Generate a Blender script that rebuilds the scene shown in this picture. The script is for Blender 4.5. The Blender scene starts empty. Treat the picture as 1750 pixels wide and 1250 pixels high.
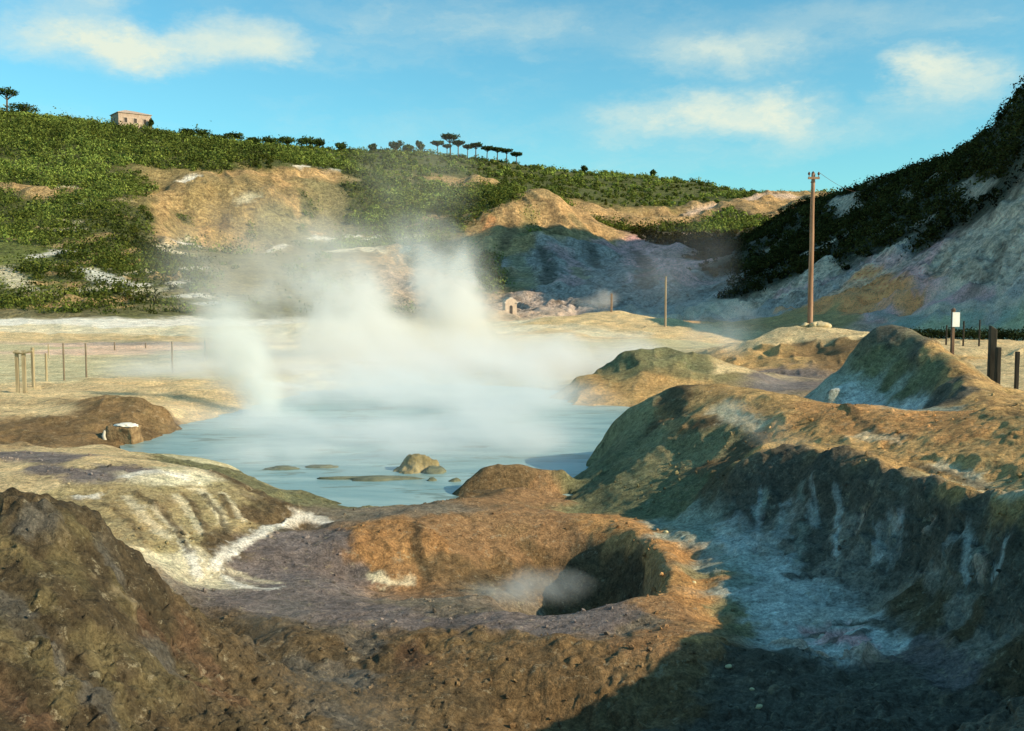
import bpy, bmesh, math, random
import numpy as np
from mathutils import Vector, Matrix
random.seed(7)
RNG = np.random.default_rng(11)
S = bpy.context.scene
COL = S.collection
R = math.radians

# ------------------------------------------------------------------ camera
CAMZ, F, PITCH = 4.5, 1700.0, math.atan(125 / 1700)
cam_data = bpy.data.cameras.new('camera')
cam_data.sensor_width = 36.0
cam_data.lens = F / 1750 * 36
cam_data.clip_start, cam_data.clip_end = 0.1, 5000
cam = bpy.data.objects.new('camera', cam_data)
COL.objects.link(cam)
cam.location = (0, 0, CAMZ)
cam.rotation_euler = (R(90) - PITCH, 0, 0)
S.camera = cam
S.view_settings.view_transform = 'Standard'
S.view_settings.look = 'None'
S.view_settings.exposure = 0.3
S.view_settings.gamma = 1.0
S.cycles.use_denoising = True
S.cycles.denoiser = 'OPENIMAGEDENOISE'
S.cycles.denoising_input_passes = 'RGB_ALBEDO_NORMAL'
S.cycles.denoising_prefilter = 'ACCURATE'
S.cycles.max_bounces = 8
S.cycles.diffuse_bounces = 2
S.cycles.glossy_bounces = 2
S.cycles.transmission_bounces = 2
S.cycles.volume_bounces = 4
S.cycles.transparent_max_bounces = 12
S.cycles.volume_step_rate = 1.6
S.cycles.volume_max_steps = 96

# ------------------------------------------------------------------ sun and sky
SUN_EL = R(28)
SUN_AZ = math.atan2(0.925, -0.38)              # clockwise from +Y: from the right, a little behind the camera
SUN_DIR = Vector((math.sin(SUN_AZ) * math.cos(SUN_EL), math.cos(SUN_AZ) * math.cos(SUN_EL), math.sin(SUN_EL)))
sun_data = bpy.data.lights.new('sun', 'SUN')
sun_data.energy = 4.6
sun_data.angle = R(0.5)
sun_data.color = (1.0, 0.83, 0.58)
sun = bpy.data.objects.new('sun', sun_data)
COL.objects.link(sun)
sun.location = (80, -40, 60)
sun.rotation_euler = (-SUN_DIR).to_track_quat('-Z', 'Y').to_euler()

world = bpy.data.worlds.new('World')
S.world = world
world.use_nodes = True


class NT:
    """small helper for node trees"""
    def __init__(self, tree):
        self.t = tree
        tree.nodes.clear()

    def n(self, kind, **kw):
        nd = self.t.nodes.new(kind)
        for k, v in kw.items():
            setattr(nd, k, v)
        return nd

    def put(self, sock, v):
        if isinstance(v, bpy.types.NodeSocket):
            self.t.links.new(v, sock)
        else:
            if hasattr(sock, 'default_value') and isinstance(v, (tuple, list)) and len(v) == 3 and len(sock.default_value) == 4:
                v = (*v, 1)
            sock.default_value = v

    def math(self, op, a, b=None, c=None, clamp=False):
        nd = self.n('ShaderNodeMath', operation=op, use_clamp=clamp)
        self.put(nd.inputs[0], a)
        if b is not None:
            self.put(nd.inputs[1], b)
        if c is not None:
            self.put(nd.inputs[2], c)
        return nd.outputs[0]

    def vmath(self, op, a, b=None, scale=None):
        nd = self.n('ShaderNodeVectorMath', operation=op)
        self.put(nd.inputs[0], a)
        if b is not None:
            self.put(nd.inputs[1], b)
        if scale is not None:
            self.put(nd.inputs['Scale'], scale)
        return nd.outputs['Value'] if op in ('LENGTH', 'DOT_PRODUCT') else nd.outputs[0]

    def noise(self, vec, scale, detail=4, rough=0.55, dist=0.0, color=False):
        nd = self.n('ShaderNodeTexNoise')
        self.put(nd.inputs['Vector'], vec)
        self.put(nd.inputs['Scale'], scale)
        nd.inputs['Detail'].default_value = detail
        nd.inputs['Roughness'].default_value = rough
        nd.inputs['Distortion'].default_value = dist
        return nd.outputs['Color'] if color else nd.outputs[0]

    def ramp(self, fac, lo, hi, a=0.0, b=1.0, smooth=True):
        nd = self.n('ShaderNodeMapRange', interpolation_type='SMOOTHSTEP' if smooth else 'LINEAR')
        self.put(nd.inputs['Value'], fac)
        for i, v in enumerate((lo, hi, a, b)):
            self.put(nd.inputs[i + 1], v)
        return nd.outputs[0]

    def mix(self, fac, a, b, blend='MIX'):
        nd = self.n('ShaderNodeMix', data_type='RGBA', blend_type=blend)
        self.put(nd.inputs[0], fac)
        self.put(nd.inputs[6], a)
        self.put(nd.inputs[7], b)
        return nd.outputs[2]


def view_dir(px, py):
    """direction (x/y, z/y) of a photograph pixel (1750 wide) from the camera"""
    a, b = (px - 875) / F, -(py - 625) / F
    y = math.cos(PITCH) + b * math.sin(PITCH)
    z = -math.sin(PITCH) + b * math.cos(PITCH)
    return a / y, z / y


def at(px, py, Y):
    u, s = view_dir(px, py)
    return Vector((u * Y, Y, CAMZ + s * Y))


def build_world():
    t = NT(world.node_tree)
    sky = t.n('ShaderNodeTexSky', sky_type='NISHITA')
    sky.sun_disc = False
    sky.sun_elevation = SUN_EL
    sky.sun_rotation = SUN_AZ
    sky.air_density = 1.0
    sky.dust_density = 0.6
    sky.ozone_density = 1.5
    tinted = t.mix(1.0, sky.outputs[0], SKY_TINT, 'MULTIPLY')
    d = t.n('ShaderNodeTexCoord').outputs['Generated']
    warp = t.vmath('SUBTRACT', t.noise(t.vmath('MULTIPLY', d, (1, 1, 2.2)), 6.0, 6, 0.68, color=True), (0.5, 0.5, 0.5))
    dw = t.vmath('ADD', d, t.vmath('MULTIPLY', warp, (0.2, 0.2, 0.075)))
    total = None
    for px, py, rx, rz, st in CLOUDS:
        u, s = view_dir(px, py)
        c = Vector((u, 1, s)).normalized()
        q = t.vmath('MULTIPLY', t.vmath('SUBTRACT', dw, tuple(c)), (F / rx, 0.5, F / rz))
        v = t.ramp(t.vmath('LENGTH', q), 0.0, 1.0, st, 0.0)
        total = v if total is None else t.math('ADD', total, v)
    streak = t.vmath('MULTIPLY', dw, (2.2, 2.2, 9.0))
    thin = t.ramp(t.noise(streak, 2.0, 5, 0.6), 0.48, 0.85, 0.0, 0.35)
    total = t.math('ADD', total, thin)
    brk = t.ramp(t.noise(dw, 8.0, 6, 0.65), 0.25, 0.68, 0.3, 1.0)
    total = t.math('MULTIPLY', total, brk, clamp=True)
    out = t.mix(total, tinted, CLOUD_RGB)
    bg = t.n('ShaderNodeBackground')
    t.put(bg.inputs[0], out)
    bg.inputs[1].default_value = 0.138
    o = t.n('ShaderNodeOutputWorld')
    t.put(o.inputs[0], bg.outputs[0])


SKY_TINT = (0.50, 1.0, 0.98)
CLOUD_RGB = (4.7, 5.2, 4.4)
CLOUDS = [(110, 72, 190, 60, .95), (250, 88, 150, 45, .7), (440, 76, 130, 52, .85), (340, 100, 200, 40, .4), (1270, 92, 190, 55, .9),
          (1130, 70, 160, 50, .35), (1620, 142, 125, 75, .95), (1555, 100, 80, 45, .7), (1210, 195, 200, 48, .85), (1340, 192, 110, 55, .8),
          (1090, 215, 170, 45, .45), (920, 40, 220, 45, .35), (650, 20, 200, 40, .3), (1450, 20, 300, 40, .3), (1420, 230, 200, 45, .35), (160, 5, 80, 30, .5)]
build_world()

# ------------------------------------------------------------------ noise
def _hash(ix, iy, iz, seed):
    h = (ix.astype(np.uint32) * np.uint32(374761393) + iy.astype(np.uint32) * np.uint32(668265263)
         + iz.astype(np.uint32) * np.uint32(2147483647) + np.uint32(seed * 144665))
    h = (h ^ (h >> np.uint32(13))) * np.uint32(1274126177)
    h = h ^ (h >> np.uint32(16))
    return (h & np.uint32(0xffff)).astype(np.float32) / 32767.5 - 1.0


def vnoise(x, y, z=None, seed=0):
    """smooth value noise in -1..1"""
    x = np.asarray(x, np.float32); y = np.asarray(y, np.float32)
    ix, iy = np.floor(x), np.floor(y)
    fx, fy = x - ix, y - iy
    fx = fx * fx * fx * (fx * (fx * 6 - 15) + 10); fy = fy * fy * fy * (fy * (fy * 6 - 15) + 10)
    ix = ix.astype(np.int64); iy = iy.astype(np.int64)
    if z is None:
        iz = np.zeros_like(ix)
        a = _hash(ix, iy, iz, seed); b = _hash(ix + 1, iy, iz, seed)
        c = _hash(ix, iy + 1, iz, seed); d = _hash(ix + 1, iy + 1, iz, seed)
        return (a + (b - a) * fx) * (1 - fy) + (c + (d - c) * fx) * fy
    z = np.asarray(z, np.float32)
    iz = np.floor(z); fz = z - iz
    fz = fz * fz * fz * (fz * (fz * 6 - 15) + 10); iz = iz.astype(np.int64)
    r = []
    for k in (0, 1):
        a = _hash(ix, iy, iz + k, seed); b = _hash(ix + 1, iy, iz + k, seed)
        c = _hash(ix, iy + 1, iz + k, seed); d = _hash(ix + 1, iy + 1, iz + k, seed)
        r.append((a + (b - a) * fx) * (1 - fy) + (c + (d - c) * fx) * fy)
    return r[0] + (r[1] - r[0]) * fz


def rot2(x, y, a):
    c, s = math.cos(a), math.sin(a)
    return x * c - y * s, x * s + y * c


# ------------------------------------------------------------------ terrain: control lines
# every line is a crest, foot, rim or shore standing at its own distance Y (metres in front of the camera)
CP = []           # u = x / Y, v = ln Y, w = z / Y


def _add(pts, step=0.022):
    arr = [np.array((u, math.log(Y), z / Y)) for u, Y, z in pts]
    CP.append(arr[0])
    for a, b in zip(arr, arr[1:]):
        n = max(1, int(np.hypot(*(b - a)[:2]) / step))
        za, zb = a[2] * math.exp(a[1]), b[2] * math.exp(b[1])
        for k in range(1, n + 1):
            f = k / n
            v = a[1] + (b[1] - a[1]) * f
            CP.append(np.array((a[0] + (b[0] - a[0]) * f, v, (za + (zb - za) * f) / math.exp(v))))


def P(*pts, step=0.022):
    """line through photograph points (px, py, Y): the height follows from the sight line"""
    out = []
    for px, py, Y in pts:
        u, s = view_dir(px, py)
        out.append((u, Y, CAMZ + s * Y))
    _add(out, step)


def Z(*pts, step=0.03):
    """line through (px, Y, z) points with an explicit height"""
    _add([((px - 875) / F, Y, z) for px, Y, z in pts], step)


exec_terrain = None
# --- ground under and beside the camera
Z((-900, 2.2, 2.9), (875, 2.2, 2.8), (2900, 2.2, 2.9), step=.2)
Z((-600, 4, 2.6), (300, 4, 2.2), (875, 4, 1.7), (1400, 4.5, 1.7), (1900, 5, 2.0), (2600, 5, 2.6), step=.1)
# --- left dark mound
P((-260, 930, 8.6), (-100, 880, 8.8), (-20, 868, 8.9), (20, 853, 9.0), (75, 846, 9.2), (120, 852, 9.4), (160, 874, 9.5), (200, 915, 9.6), (290, 990, 9.9), (350, 1042, 10.2), (400, 1075, 10.6))
P((-200, 940, 8.1), (0, 920, 8.4), (80, 912, 8.6), (150, 940, 8.8), (210, 990, 8.9)); P((-200, 1000, 7.6), (75, 1000, 7.9), (190, 1060, 8.2), (300, 1130, 8.7), (420, 1160, 9.3))
P((-200, 1250, 5.9), (0, 1250, 6.1), (200, 1250, 6.7), (400, 1250, 7.7), (600, 1250, 8.9), (850, 1250, 9.7), (1000, 1250, 9.6), (1150, 1250, 9.0), (1230, 1250, 8.6), (1400, 1250, 8.2), (1600, 1250, 7.8), (1750, 1250, 7.4))
Z((-300, 11.5, .7), (0, 11.5, .7), (140, 11.6, .7), (250, 11.5, .55), (330, 11.4, .5), step=.06)
# --- foreground slope crest and the violet band behind it
P((400, 1105, 10.9), (500, 1085, 11.2), (620, 1090, 11.3), (760, 1100, 11.3), (900, 1095, 11.2), (1050, 1085, 11.0), (1150, 1080, 10.8), (1225, 1085, 10.6))
P((380, 1010, 13.0), (500, 1035, 12.6), (640, 1040, 12.6), (760, 1052, 12.3), (840, 1046, 12.2), (900, 1060, 11.9), (960, 1052, 11.9), (1010, 1040, 12.0), (1070, 1020, 12.4), (1140, 1012, 12.7), (1200, 1030, 12.6))
P((500, 1160, 10.5), (700, 1165, 10.4), (900, 1165, 10.3), (1080, 1160, 10.0))
# --- pit: rim, inner wall foot, floor
P((590, 935, 15.6), (620, 900, 16.4), (680, 882, 17.2), (760, 873, 17.6), (850, 870, 17.9), (950, 874, 17.9), (1060, 885, 17.5), (1125, 905, 16.6), (1170, 940, 15.4), (1195, 975, 14.2), (1200, 1015, 13.0))
P((1000, 879, 17.7), (1040, 888, 17.3), (1085, 918, 15.9), (1120, 958, 14.4), (1142, 1004, 13.0), (1140, 1012, 12.7))
P((600, 978, 15.2), (640, 1003, 14.9), (720, 1008, 15.0), (800, 1010, 15.1), (840, 1008, 15.0))
Z((870, 14.8, -.2), (930, 15.6, -.45), (990, 16.1, -.55), (1035, 15.6, -.65), (1070, 14.6, -.65), (1092, 13.7, -.5), step=.03)
Z((885, 13.4, -.15), (945, 13.4, -.5), (1005, 13.5, -.7), (1055, 13.4, -.65), step=.04)
P((620, 1020, 14.2), (700, 1022, 14.0), (780, 1024, 13.6), (830, 1022, 13.4))
# --- basin between bank and pit
P((370, 985, 14.0), (440, 965, 14.8), (540, 955, 15.3)); P((420, 1000, 13.5), (560, 990, 14.2)); P((520, 900, 17.0), (600, 885, 17.6))
# --- pale striped bank, its crest and foot
P((-200, 800, 18.0), (0, 815, 17.0), (120, 838, 16.0), (200, 815, 17.0), (270, 800, 17.8), (340, 802, 18.4), (400, 822, 18.2), (450, 848, 17.8), (500, 872, 17.6))
P((215, 930, 12.6), (280, 975, 12.8), (335, 988, 13.6), (370, 965, 14.3), (430, 915, 15.8), (490, 885, 17.0))
# --- near shore of the pool
P((225, 765, 29.5), (262, 782, 27.6), (340, 806, 25.4), (400, 822, 24.1), (470, 842, 22.7), (560, 856, 21.8), (640, 866, 21.2), (700, 872, 20.9), (780, 862, 21.4), (880, 862, 21.4), (945, 868, 21.1))
P((340, 786, 24.0), (400, 800, 23.0), (440, 826, 21.5), (520, 848, 20.4), (600, 866, 19.6))
# --- left sand flats
P((-300, 760, 22), (0, 770, 23), (150, 766, 25.5), (190, 758, 27.5)); P((-300, 690, 36), (0, 700, 33), (100, 690, 35), (240, 672, 42))
P((-500, 640, 50), (0, 650, 48), (200, 650, 48.5), (330, 655, 47))
# --- brown knoll at the left end of the pool
P((20, 738, 29.5), (110, 712, 31), (180, 698, 32), (235, 690, 32.5), (270, 694, 32.7), (288, 712, 32.6))
P((40, 764, 27.5), (120, 768, 27.8), (190, 764, 28.6), (235, 752, 29.8), (290, 733, 32.0))
P((288, 735, 32.2), (330, 724, 34.0), (400, 702, 37.5), (450, 680, 41.5), (520, 664, 45.5), (640, 655, 48.5), (780, 652, 49.5), (900, 656, 48.3), (970, 668, 45.0), (975, 692, 39.5), (1035, 696, 38.8))
Z((320, 38, .3), (430, 48, .35), (600, 57, .35), (800, 57, .3), (950, 54, .3), step=.08)
# --- pool bed
Z((320, 29, -.5), (450, 27, -.6), (600, 25, -.6), (720, 24, -.6), (900, 24, -.5), (960, 26, -.4), step=.08)
Z((400, 33, -.7), (600, 34, -.8), (800, 34, -.8), (960, 34, -.7), step=.1)
Z((560, 42, -.6), (780, 43, -.6), (920, 41, -.5), step=.1)
# --- small mound on the near right shore of the pool
P((772, 846, 22.4), (795, 822, 22.2), (830, 804, 22.2), (880, 803, 22.3), (930, 812, 22.2), (962, 818, 22.2)); P((830, 840, 20.9), (900, 838, 20.9), (945, 846, 20.7))
Z((800, 24, -.1), (880, 24.5, -.2), step=.05)
# --- green-brown hump right of the pool
P((1020, 792, 26.2), (1030, 752, 26.0), (1064, 706, 25.6), (1110, 680, 25.2), (1160, 661, 25.0), (1230, 661, 24.0), (1300, 673, 22.4), (1400, 690, 20.6), (1500, 705, 19.0), (1600, 713, 17.6), (1680, 704, 16.8), (1760, 716, 15.6), (1900, 730, 14))
P((950, 848, 21.6), (1000, 812, 23.8), (1020, 794, 25.2)); P((960, 872, 19.4), (1060, 882, 18.5), (1120, 884, 17.9), (1180, 862, 17.6), (1225, 838, 17.2))
P((1000, 850, 20.4), (1100, 830, 20.0), (1160, 820, 19.4)); P((1050, 780, 23.2), (1130, 750, 22.2), (1180, 745, 21.4)); P((1170, 690, 23.6), (1260, 710, 21.4), (1350, 730, 19.4), (1500, 755, 16.8))
Z((1000, 30, -.4), (1040, 32, -.4), step=.05); Z((1100, 29, .3), (1180, 29, .6), (1300, 28, .8), (1400, 26, 1.0), step=.06)
# --- dark bank right: crest, foot and channel floor
P((1180, 864, 17.3), (1220, 842, 17.2), (1280, 803, 17.0), (1340, 785, 16.6), (1400, 780, 15.8), (1480, 798, 14.6), (1560, 816, 13.5), (1650, 850, 11.9), (1760, 884, 10.5), (1900, 900, 9.5))
P((1270, 845, 16.6), (1340, 850, 15.9), (1400, 862, 15.0), (1480, 885, 13.8), (1560, 915, 12.7), (1650, 960, 11.2), (1760, 1010, 9.9))
P((1260, 795, 18.0), (1340, 776, 17.8), (1400, 771, 17.0), (1480, 787, 15.8), (1560, 802, 14.8), (1650, 834, 13.2), (1760, 864, 11.8))
P((1150, 888, 17.4), (1205, 892, 16.6), (1270, 915, 15.2), (1330, 948, 14.2), (1400, 985, 13.2), (1500, 1015, 12.3), (1600, 1085, 10.5), (1700, 1150, 9.2), (1780, 1190, 8.4))
P((1140, 900, 16.6), (1200, 945, 15.0), (1230, 1010, 13.0), (1260, 1060, 12.1), (1310, 1105, 11.2))
P((1320, 1000, 13.2), (1400, 1060, 11.9), (1500, 1110, 10.7), (1620, 1160, 9.6)); P((1240, 1150, 10.2), (1400, 1170, 9.9), (1560, 1190, 9.3))
Z((1900, 7.6, 2.3), (1950, 6.6, 2.5), (2100, 6.0, 2.9), (2500, 5.6, 3.2), step=.06); Z((1950, 9.0, 2.9), (2200, 8.4, 3.3), (2700, 8, 3.5), step=.08); Z((2000, 12, 2.8), (2600, 12, 3.2), step=.1)  # unseen ground beyond the frame, raised to cast the foreground shadow
# --- dark pyramid mound
P((1380, 684, 27.5), (1420, 640, 27.5), (1465, 592, 27.6), (1490, 561, 27.6), (1530, 564, 27.2), (1590, 588, 26.4), (1640, 617, 25.0), (1700, 660, 22.4), (1750, 697, 19.6))
P((1400, 692, 26.0), (1460, 702, 25.0), (1530, 712, 23.6), (1590, 718, 22.0)); P((1512, 556, 27.8), (1540, 569, 26.8), (1590, 602, 25.2), (1640, 642, 23.2), (1650, 678, 21.2), (1615, 712, 19.6)); P((1450, 650, 26.6), (1520, 660, 25.4), (1580, 680, 23.6)); P((1680, 680, 20.6), (1720, 705, 18.8))
Z((1450, 31, 1.0), (1530, 31, 1.6), (1650, 30, 1.4), (1750, 26, 1.5), (1850, 23, 1.7), step=.06)
# --- flat topped mound behind the hump
P((962, 668, 42.5), (985, 650, 42.5), (1040, 637, 43), (1066, 606, 44), (1130, 600, 44.5), (1210, 608, 44), (1260, 626, 43), (1300, 640, 42)); P((1000, 668, 40.8), (1100, 662, 40.5), (1200, 668, 40)); P((1070, 694, 39), (1200, 690, 36)); Z((1060, 48, .3), (1250, 48, .3), step=.05); Z((1330, 40, .7), (1300, 34, .7), (1340, 46, .7), step=.04)
P((1230, 620, 43.5), (1270, 634, 42.5))
# --- pole mound
P((1285, 625, 53), (1310, 588, 56), (1340, 564, 58), (1385, 557, 59), (1440, 562, 58), (1480, 572, 55)); P((1290, 642, 49), (1350, 640, 49), (1430, 643, 47.5)); P((1390, 600, 53), (1440, 590, 53), (1350, 600, 54)); Z((1300, 70, .8), (1400, 72, 1.6), (1500, 68, 1.5), step=.04)
# --- right flats behind the pyramid
P((1560, 590, 58), (1640, 592, 55), (1750, 596, 52), (1950, 600, 50)); P((1700, 640, 36), (1750, 660, 32), (1900, 680, 28)); P((1500, 580, 62), (1600, 580, 68), (1750, 582, 66), (1950, 582, 64))
# --- floor
Z((-900, 70, .5), (-300, 70, .45), (100, 68, .35), (400, 68, .3), (700, 70, .3), (1000, 66, .3), (1150, 60, .3), step=.12)
Z((-900, 95, .3), (100, 95, .3), (500, 95, .3), (800, 92, .3), step=.12)
P((850, 560, 108), (930, 545, 112), (960, 545, 114), (1000, 538, 115), (1040, 532, 116), (1090, 540, 114), (1140, 554, 108), (1200, 570, 100)); P((900, 585, 84), (1000, 588, 82), (1100, 588, 80)); Z((900, 128, .6), (1040, 128, .8), (1150, 122, .6), step=.06)
P((520, 552, 104), (600, 560, 100), (700, 566, 98))
# --- white bank under the green hill
Z((-900, 124, 1.1), (0, 124, 1.0), (200, 124, 1.1), (370, 126, .8), (600, 130, .7), (800, 140, .9)); Z((-900, 111, .3), (300, 111, .3), (600, 112, .3), step=.1)
# --- left hill: foot, slopes, skyline
Z((-1000, 128, 1.2), (0, 128, 1.2), (200, 128, 1.3), (370, 132, 1.2), (600, 142, 1.2), (800, 152, 1.3), (900, 158, 1.4), (1050, 160, 1.6), (1200, 150, 1.6))
P((-300, 450, 175), (0, 450, 172), (120, 452, 172), (250, 455, 178), (400, 450, 195), (560, 430, 220), (700, 425, 232), (790, 425, 238))
P((-300, 320, 245), (0, 330, 240), (150, 330, 240), (262, 335, 245)); P((270, 350, 236), (268, 400, 212)); P((284, 328, 252), (330, 306, 264), (400, 297, 274), (480, 291, 286), (560, 291, 298), (700, 318, 312), (830, 320, 325)); P((290, 412, 226), (340, 424, 230), (420, 418, 238), (500, 398, 254), (560, 372, 272)); P((288, 370, 238), (340, 365, 245), (430, 355, 255), (520, 340, 272))
P((-400, 175, 335), (0, 195, 330), (60, 199, 330), (170, 214, 332), (250, 224, 335), (330, 240, 345), (450, 250, 365), (600, 261, 390), (720, 262, 400), (800, 272, 405), (890, 283, 410), (960, 296, 420), (1100, 303, 435), (1200, 313, 450), (1240, 326, 455), (1292, 335, 460), (1400, 345, 460), (1600, 345, 460), (1900, 350, 460))
Z((-900, 420, 66), (200, 420, 66), (800, 500, 62), (1300, 540, 48), (2200, 540, 40), step=.15); Z((-900, 640, 45), (875, 640, 45), (2600, 640, 40), step=.3); Z((-1000, 250, 40), (-1000, 340, 66), step=.2)
# --- lit spur and terrace
P((786, 440, 238), (820, 405, 250), (850, 365, 262), (880, 340, 272), (920, 335, 276), (965, 348, 276), (1000, 370, 276), (1040, 384, 282)); P((800, 470, 215), (830, 440, 226), (900, 415, 238), (1000, 425, 240)); P((820, 520, 176), (900, 505, 182), (1000, 490, 190), (1100, 475, 205))
P((990, 345, 330), (1040, 372, 325), (1100, 362, 345), (1180, 360, 355), (1240, 350, 365), (1290, 340, 372), (1340, 333, 375), (1365, 340, 370)); P((1040, 392, 300), (1100, 385, 318), (1180, 374, 330), (1280, 352, 350), (1310, 380, 320))
P((900, 300, 390), (960, 330, 345), (1100, 335, 385), (1200, 335, 405)); P((1060, 430, 262), (1150, 430, 262), (1200, 470, 215), (1150, 510, 180), (1250, 420, 275))
# --- right hill in shade
P((1364, 352, 262), (1400, 345, 250), (1470, 322, 222), (1560, 294, 186), (1620, 280, 166), (1690, 258, 146), (1722, 244, 138), (1752, 222, 130), (1800, 180, 124), (1900, 70, 118))
P((1280, 540, 142), (1350, 530, 132), (1450, 520, 116), (1600, 535, 100), (1760, 545, 90), (1950, 550, 82)); P((1220, 490, 172), (1300, 470, 160), (1400, 460, 146), (1500, 420, 140), (1620, 390, 124), (1760, 330, 108), (1850, 300, 102)); P((1300, 410, 220), (1400, 390, 205), (1500, 350, 180))
Z((1400, 300, 28), (1500, 270, 30), (1600, 225, 30), (1700, 190, 31), (1760, 180, 34), step=.04); Z((1850, 172, 60), (1960, 178, 90), (2080, 174, 104), (2250, 172, 108), (2450, 166, 96), (2700, 150, 50), step=.05); Z((1900, 116, 33), (2050, 118, 34), (2300, 108, 22), (2700, 100, 14), step=.05)  # unseen height past the frame, shaped to shade the spur but spare the kiosk
Z((1900, 90, 16), (2050, 90, 27), (2250, 88, 34), (2700, 80, 30), step=.08); Z((1950, 72, 3), (2200, 70, 14), (2700, 64, 18), step=.08); Z((2000, 56, 2), (2800, 50, 8), step=.1); Z((2000, 30, 2.2), (2800, 30, 4), step=.12); Z((-900, 30, .8), (-300, 30, .8), step=.1); Z((-900, 14, 1.2), (-300, 14, 1.0), step=.1); Z((2000, 18, 2.6), (2900, 18, 3.5), step=.12)

CPA = np.array(CP, np.float64)
_key = np.round(CPA[:, :2] / 0.004).astype(int)
_, _idx = np.unique(_key, axis=0, return_index=True)
CPA = CPA[np.sort(_idx)]
EPS2 = 0.006 ** 2


def solve_rbf():
    n = len(CPA)
    d = np.sqrt(((CPA[:, None, :2] - CPA[None, :, :2]) ** 2).sum(-1) + EPS2)
    A = np.zeros((n + 1, n + 1))
    A[:n, :n] = -d
    A[:n, :n] += np.eye(n) * 0.0003
    A[:n, n] = 1; A[n, :n] = 1
    b = np.zeros(n + 1); b[:n] = CPA[:, 2]
    return np.linalg.solve(A, b)


RBFC = solve_rbf()


def rbf(u, v):
    """base height z / Y"""
    shp = u.shape
    u = u.ravel().astype(np.float32); v = v.ravel().astype(np.float32)
    out = np.empty(u.shape, np.float32)
    cu, cv = CPA[:, 0].astype(np.float32), CPA[:, 1].astype(np.float32)
    w = (-RBFC[:-1]).astype(np.float32)
    for k in range(0, len(u), 8192):
        du = u[k:k + 8192, None] - cu; dv = v[k:k + 8192, None] - cv
        du *= du; dv *= dv; du += dv; du += np.float32(EPS2)
        np.sqrt(du, out=du)
        out[k:k + 8192] = du @ w
    return (out + np.float32(RBFC[-1])).reshape(shp)


# coarse copy of the ground, for setting things down on it
GU = np.arange(-0.62, 0.66, 0.004); GV = np.arange(math.log(5.0), math.log(480), 0.006)
_gu, _gv = np.meshgrid(GU, GV)
GW = rbf(_gu, _gv)


def ground_w(u, v):
    i = np.clip((u - GU[0]) / 0.004, 0, len(GU) - 1.001); j = np.clip((v - GV[0]) / 0.006, 0, len(GV) - 1.001)
    i0 = np.floor(i).astype(int); j0 = np.floor(j).astype(int); fi = i - i0; fj = j - j0
    return (GW[j0, i0] * (1 - fi) + GW[j0, i0 + 1] * fi) * (1 - fj) + (GW[j0 + 1, i0] * (1 - fi) + GW[j0 + 1, i0 + 1] * fi) * fj


def ground_z(x, y):
    return float(ground_w(np.array(x / y), np.array(math.log(y)))) * y


YS = np.exp(np.arange(GV[0], GV[-1], 0.002))


def hit(px, py, after=0.0):
    """first ground point on a sight line"""
    u, s = view_dir(px, py)
    w = ground_w(np.full(len(YS), u), np.log(YS))
    ok = (w * YS >= CAMZ + s * YS) & (YS > after)
    k = int(np.argmax(ok)) if ok.any() else len(YS) - 1
    Y = float(YS[k])
    return Vector((u * Y, Y, float(w[k]) * Y))

# ------------------------------------------------------------------ terrain: soils
# name: (linear colour, roughness of the relief, plant cover)
PAL = {
    'cliff': ((.34,.24,.105), 2.2, .22),
    'crumb': ((.14,.108,.052), 1.2, 0), 'ash': ((.12,.104,.08), 1.1, 0), 'redmud': ((.135,.082,.046), 1.1, 0),
    'ochre': ((.40, .31, .155), .5, 0), 'deep': ((.29,.25,.19), 1.2, 0), 'firesoil': ((.95,.38,.15), 2.4, 0),
    'scrub': ((.10,.11,.035), .5, 1.0), 'thin': ((.17,.165,.06), .4, .55), 'grass': ((.15,.17,.045), .2, .12),
    'olive': ((.26,.215,.10), 0.6, .25), 'bare': ((.50,.32,.145), 2.8, .05), 'pale': ((.74,.64,.43), .5, 0), 'white': ((.84,.78,.66), .25, 0),
    'sand': ((.66,.49,.26), 0.5, 0), 'flat': ((.64,.54,.32), .15, 0), 'flatgreen': ((.58,.51,.30), .15, .0), 'pink': ((.76,.54,.39), .25, 0),
    'orange': ((.36,.195,.08), 1.0, 0), 'rust': ((.31,.18,.085), .6, 0), 'brown': ((.20,.128,.06), 1.2, 0), 'dark': ((.082,.06,.033), 1.15, 0),
    'umber': ((.125,.088,.046), 1.1, 0), 'violet': ((.19, .155, .14), .5, 0), 'gravel': ((.21, .17, .12), .7, 0),
    'teal': ((.37,.385,.30), .5, 0), 'blue': ((.62,.62,.55), 0.8, 0), 'green': ((.30,.25,.125), .8, 0), 'mossy': ((.19,.18,.09), 1.0, 0),
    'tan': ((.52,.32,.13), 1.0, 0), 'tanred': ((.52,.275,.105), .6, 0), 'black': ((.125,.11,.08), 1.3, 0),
    'grey': ((.48,.39,.34), 2.6, 0), 'lilac': ((.76,.41,.38), 2.2, 0), 'shadescrub': ((.085,.075,.045), .5, .95), 'greywhite': ((.74,.54,.40), 2.6, 0), 'mud': ((.22, .30, .30), .1, 0),  # shadescrub: scrub soil with the right hill's shade put into its colour
}
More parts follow.
